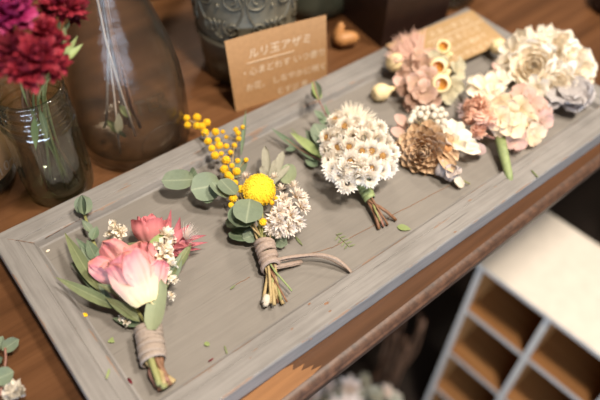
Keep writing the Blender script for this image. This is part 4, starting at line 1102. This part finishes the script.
# ------------------------------------------------------------------ big glass bottle with dry stalks
random.seed(111)
bc = at(137, 136, TZ)
BT = thing('glass_bottle', 'large clear glass bottle with raised letters and a few dried stalks, behind the fluted jar', 'bottle', bc)
rb = 4.55
prof = [(.01, .25), (2.6, .25), (3.6, 0), (4.2, .1), (rb, .6), (rb + .02, 2.5), (rb, 5), (rb - .2, 7), (rb - .6, 9), (rb - 1.2, 11), (rb - 1.9, 13), (rb - 2.5, 15), (rb - 2.8, 17), (rb - 2.8, 19), (rb - 2.5, 19.3), (rb - 2.5, 20), (rb - 2.9, 20.2),
        (rb - 3.05, 19), (rb - 3.05, 17), (rb - 2.7, 15), (rb - 1.45, 11), (rb - .5, 7.2), (rb - .28, 5), (rb - .28, 1.2), (3.6, .65), (.01, .6)]
b = MB(); b.lathe(bc, prof, 64); part('bottle_body', b, MT['botglass'], BT)
cang = math.atan2(-bc.y, -bc.x)                      # the side that faces the room
b = MB(); pts, fs = text_mesh('TER', 1.75, .05)


def brad(h):
    for (r0, h0), (r1, h1) in zip(prof[4:16], prof[5:17]):
        if h0 <= h <= h1: return r0 + (r1 - r0) * (h - h0) / (h1 - h0)
    return rb


def on_bottle(x, h, e=.0):
    r = brad(h) + e; a = cang + x / rb; return bc + Vector((r * math.cos(a), r * math.sin(a), h))


o = 0
for p in pts: b.v.append(on_bottle(p.x + .1, 5.9 + p.y, .03 + p.z)); b.l.append((0, 0, 0))
for f in fs: b.f.append(f); b.mi.append(0)
part('raised_letters', b, MT['botglass'], BT, 'raised glass letters', False)
b = MB(); b.tube([on_bottle(1.9 + 1.75 * math.cos(a), 2.5 + 1.75 * math.sin(a), .02) for a in [PI * (1.1 - 1.5 * i / 30) for i in range(31)]], .05, 6); part('raised_ring', b, MT['botglass'], BT, 'raised glass ring')
DS = thing('dried_stalks', 'dried grey stalks standing inside the large glass bottle', 'dried stalks', bc + Vector((0, 0, .7)))
for i in range(7):
    b = MB(); stem(b, [bc + Vector((R(-2.5, 1), R(-2, 2), .9)), bc + Vector((R(-1.2, .2), R(-1, 1), 10)), bc + Vector((R(-1, 1), R(-1, 1), 22))], R(.08, .22), 6, .05); part('stalk', b, MT['stb' if i % 2 else 'greyrib'], DS)
for i in range(6):
    b = MB(); p = bc + Vector((R(-2.8, -.5), R(-2, 1), R(.9, 3.5))); leaf(b, p, p + Vector((R(-1, 1), R(-1, 1), R(.2, 1.6))), 8, 'lance', bend=.6, wave=.3); part('leaf', b, MT['olive' if i % 2 else 'silver'], DS)
for (px, py, ds) in ((88, 2, 43), (96, 4, 44)):
    b = MB(); c = bc + Vector((R(-1, 1), R(-1, 1), 21.5))
    for i in range(16):
        d = Vector((R(-1, 1), R(-1, 1), R(-.5, 1))).normalized(); b.petal(c, d, d.orthogonal(), R(.8, 1.4), .5, 'lance', .4, R(-.6, .6), .2, 3, 4)
    part('withered_bloom', b, MT['wine'], DS)

# ------------------------------------------------------------------ embossed tin pot
tc = at(247, 62, TZ)
TP = thing('embossed_pot', 'old grey metal pot embossed with scrolls, behind the standing kraft card', 'pot', tc)
tr = lambda h: 4.0 + h * .075
prof = [(.01, 0), (3.8, 0), (4.0, .15), (tr(2), 2), (tr(4.2), 4.2), (tr(4.2) + .22, 4.35), (tr(4.4) + .25, 4.6), (tr(4.6) + .2, 4.8), (tr(5) + .02, 4.95), (tr(9), 9), (tr(13), 13), (tr(13.2) + .3, 13.2), (tr(13.4) + .3, 13.6), (tr(13), 13.7), (tr(9) - .3, 9), (tr(1) - .3, 1), (.01, .8)]
b = MB(); b.lathe(tc, prof, 64); part('pot_body', b, MT['tin'], TP)
ta = math.atan2(-tc.y, -tc.x)


def on_pot(x, h, e=.03):
    r = tr(h) + e; a = ta + x / 4.4; return tc + Vector((r * math.cos(a), r * math.sin(a), h))


def scroll(cx, ch, s, hand, turns=1.4):
    return [on_pot(cx + hand * s * (1 - k * .8) * math.cos(k * turns * 2 * PI + 2.2), ch + s * (1 - k * .8) * math.sin(k * turns * 2 * PI + 2.2)) for k in [i / 26 for i in range(27)]]


for x0 in (-6.6, -2.2, 2.2, 6.6):
    b = MB()
    for hand in (-1, 1):
        b.tube(scroll(x0 + hand * 1.05, 6.6, .85, hand), .13, 6); b.tube(scroll(x0 + hand * 1.2, 9.3, 1.0, -hand), .13, 6); b.tube(scroll(x0 + hand * .9, 11.7, .7, hand), .12, 6)
        b.tube([on_pot(x0 + hand * (.1 + 1.9 * math.sin(k * PI)), 5.4 + 6.2 * k) for k in [i / 14 for i in range(15)]], .12, 6)
    for k in range(4): b.ball(on_pot(x0, 5.5 + 1.6 * k), .2, 7, 5)
    part('scroll_relief', b, MT['tin'], TP)
b = MB(); b.tube([on_pot(4.4 * a, 4.95, .05) for a in [2 * PI * i / 48 for i in range(49)]], .09, 6); part('groove', b, MT['tind'], TP, 'dark groove under the embossed band')
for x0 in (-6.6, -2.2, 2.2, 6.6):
    b = MB()  # dark copies of the scroll lines, set just below them
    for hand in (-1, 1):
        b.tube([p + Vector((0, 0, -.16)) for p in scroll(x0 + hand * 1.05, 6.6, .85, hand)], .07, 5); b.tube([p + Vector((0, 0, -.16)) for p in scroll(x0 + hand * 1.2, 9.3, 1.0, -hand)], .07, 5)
    part('scroll_underline', b, MT['tind'], TP, 'dark lines just below the scrolls')

# ------------------------------------------------------------------ other things standing behind
gc = at(312, 0, TZ); b = MB(); rg = 4.2
b.lathe(gc, [(.01, .2), (2.6, 0), (4.4, .3), (rg, 1.5), (rg, 12), (rg - .3, 13), (rg - .3, 15), (rg - .6, 15), (rg - .6, 13), (rg - .35, 12), (rg - .35, 1.6), (4.0, .8), (.01, .8)], 40)
solo('green_vase', b, MT['teal'], 'dark green glazed vase standing behind the kraft card and the grey pot', 'vase', gc)
gc = at(150, -20, TZ); b = MB(); b.lathe(gc, [(.01, .2), (3, 0), (4.4, .3), (4.8, 1.5), (4.8, 11), (4.3, 12), (4.3, 13), (4.05, 13), (4.5, 11), (4.5, 1.6), (3.6, .8), (.01, .8)], 40)
solo('old_glass_jar', b, MT['oldglass'], 'dull old glass jar standing behind the large glass bottle', 'jar', gc)
bx = at(408, 40, TZ)
BXX = thing('dark_wooden_box', 'dark brown wooden box standing on the table behind the far edge of the board', 'box', bx)
rm = Matrix.Translation(bx) @ Matrix.Rotation(-.1, 4, 'Z')
b = MB()
b.box((-3.2, .3, 0), (5.2, 8, .5), 0, rm)
for a, c in (((-3.2, .3, .5), (5.2, .8, 13)), ((-3.2, 7.5, .5), (5.2, 8, 13)), ((-3.2, .8, .5), (-2.7, 7.5, 13)), ((4.7, .8, .5), (5.2, 7.5, 13))): b.box(a, c, 0, rm)
part('box_body', b, MT['darkwood'], BXX, None, False)
b = MB(); b.box((-3.5, 0, 13), (5.5, 8.3, 13.7), 0, rm); part('box_lid', b, MT['darkwood'], BXX, None, False)
gc = at(445, -6, TZ); b = MB(); b.lathe(gc, [(.01, .2), (2.4, 0), (3.4, .3), (3.6, 1.5), (3.6, 8), (2.2, 11), (2.2, 13), (1.95, 13), (1.95, 11), (3.3, 8), (3.3, 1.6), (2.8, .8), (.01, .8)], 36)
solo('old_glass_bottle', b, MT['oldglass'], 'small old glass bottle standing beside the dark box, behind the lying card', 'bottle', gc)
p = at(347, 42, TZ + .8); b = MB(); F = frame_of((.95, -.5, .05)); P_ = [p + F @ Vector((.35 * math.cos(k), 0, 1.3 * math.sin(k) - .0)) for k in [-1.2 + 2.4 * i / 10 for i in range(11)]]
b.tube(P_, [.25, .5, .68, .76, .78, .76, .74, .68, .58, .42, .15], 10); solo('seed_pod', b, MT['seed'], 'brown curved nut lying on the table right of the standing card', 'nut', p - UPZ * .75)
p = at(339, 33, TZ + 1.1); b = MB(); F = frame_of((.35, .1, 1)); b.tube([p + F @ Vector((.2 * math.cos(k), 0, 1.2 * math.sin(k))) for k in [-1.1 + 2.2 * i / 10 for i in range(11)]], [.2, .4, .5, .55, .58, .56, .52, .46, .38, .28, .1], 10)
solo('seed_pod', b, MT['seed'], 'brown nut propped upright behind the lying nut', 'nut', p - UPZ * 1.1)
# labelled jar at the left edge
lc = at(-25, 178, TZ)
LJ = thing('labelled_jar', 'dark glass jar with a brown paper label at the left edge beside the fluted jar', 'jar', lc)
b = MB(); b.lathe(lc, [(.01, .2), (2.2, 0), (3.2, .2), (3.4, .8), (3.4, 6.5), (2.9, 7.2), (2.9, 8.2), (2.65, 8.2), (2.65, 7.2), (3.15, 6.4), (3.15, 1), (2.6, .6), (.01, .6)], 40); part('jar_body', b, MT['oldglass'], LJ)
la = math.atan2(-lc.y, -lc.x)
b = MB(); nl = 24
b.grid([[lc + Vector((3.43 * math.cos(la + 2.2 * (i / nl - .5) + .75), 3.43 * math.sin(la + 2.2 * (i / nl - .5) + .75), h)) for i in range(nl + 1)] for h in (1.6, 6.1)], [[(0, 0, 0)] * (nl + 1)] * 2); lb = part('label', b, MT['kraft'], LJ, 'brown paper label')
b = MB(); pts, fs = text_mesh("¥110~", 1.25, .01)
for p in pts:
    a = la + .0 + p.x / 3.0; hh = 1.85 + p.y; b.v.append(lc + Vector((3.47 * math.cos(a), 3.47 * math.sin(a), hh))); b.l.append((0, 0, 0))
for f in fs: b.f.append(f); b.mi.append(0)
part('label_writing', b, MT['ink'], lb, 'white writing', False)
# round dark thing at the top right
p = at(612, 8, TZ); b = MB(); b.lathe(p, [(.01, 0), (1.8, 0), (2.4, .4), (2.6, 1.4), (2.3, 2.6), (2.0, 2.9), (1.8, 2.8), (2.1, 1.6), (1.8, .6), (.01, .5)], 24)
solo('dark_bowl', b, MT['darkwood'], 'small dark wooden bowl on the table near the upper right corner', 'bowl', p)

# ------------------------------------------------------------------ dried bouquet low down in front of the table, seen under its edge
random.seed(121)
fc = at(350, 392, -52)
BK = thing('flower_bucket', 'dark bucket standing on the floor below the table edge', 'bucket', (fc.x + 1, fc.y, -ZO))
b = MB(); b.lathe((fc.x + 1, fc.y, -ZO), [(.01, 0), (6, 0), (7, 14), (7.3, 14.2), (7.0, 14.2), (5.8, .6), (.01, .6)], 28); part('bucket_body', b, MT['darkwood'], BK)
WB = thing('white_bouquet', 'blurred bunch of white frilly dried flowers low down under the table edge', 'dried flowers', (fc.x + 1, fc.y, -ZO + .8))
frm = [floret_mesh(1.6, MT['silver' if s == 2 else 'fluff'], 7, s, 'lance', .55, .5) for s in (1, 2)]
for i in range(34):
    px, py = R(300, 398), R(378, 420)
    if py < 372 + abs(px - 345) * .28 + R(0, 8): py += 16
    p = at(px, py, -50 + R(-3, 3)); inst('white_floret', frm[i % 2], WB, p, rand_frame(p, fc - UPZ * 6, .5, view_up(p) * .4), R(.8, 1.2))
    b = MB(); b.tube([p, Vector((fc.x + 1 + R(-2, 2), fc.y + R(-2, 2), -ZO + 14)), Vector((fc.x + 1 + R(-2, 2), fc.y + R(-2, 2), -ZO + 1))], .15, 4); part('stem', b, MT['sty'], WB)
TW = thing('twig_bunch', 'brown dried twigs leaning in the shade under the table, left of the rack', 'twigs', (fc.x + 10, fc.y + 4, -ZO + .8))
for i in range(12):
    q = at(R(392, 425), R(310, 345), R(-52, -46)); b = MB(); stem(b, [Vector((q.x + R(-1, 3), q.y + R(0, 4), -ZO + .3)), Vector((q.x + R(0, 2), q.y + R(0, 2), -ZO + 12)), q], R(.15, .3), 5, .2)
    part('twig', b, MT['stb'], TW)
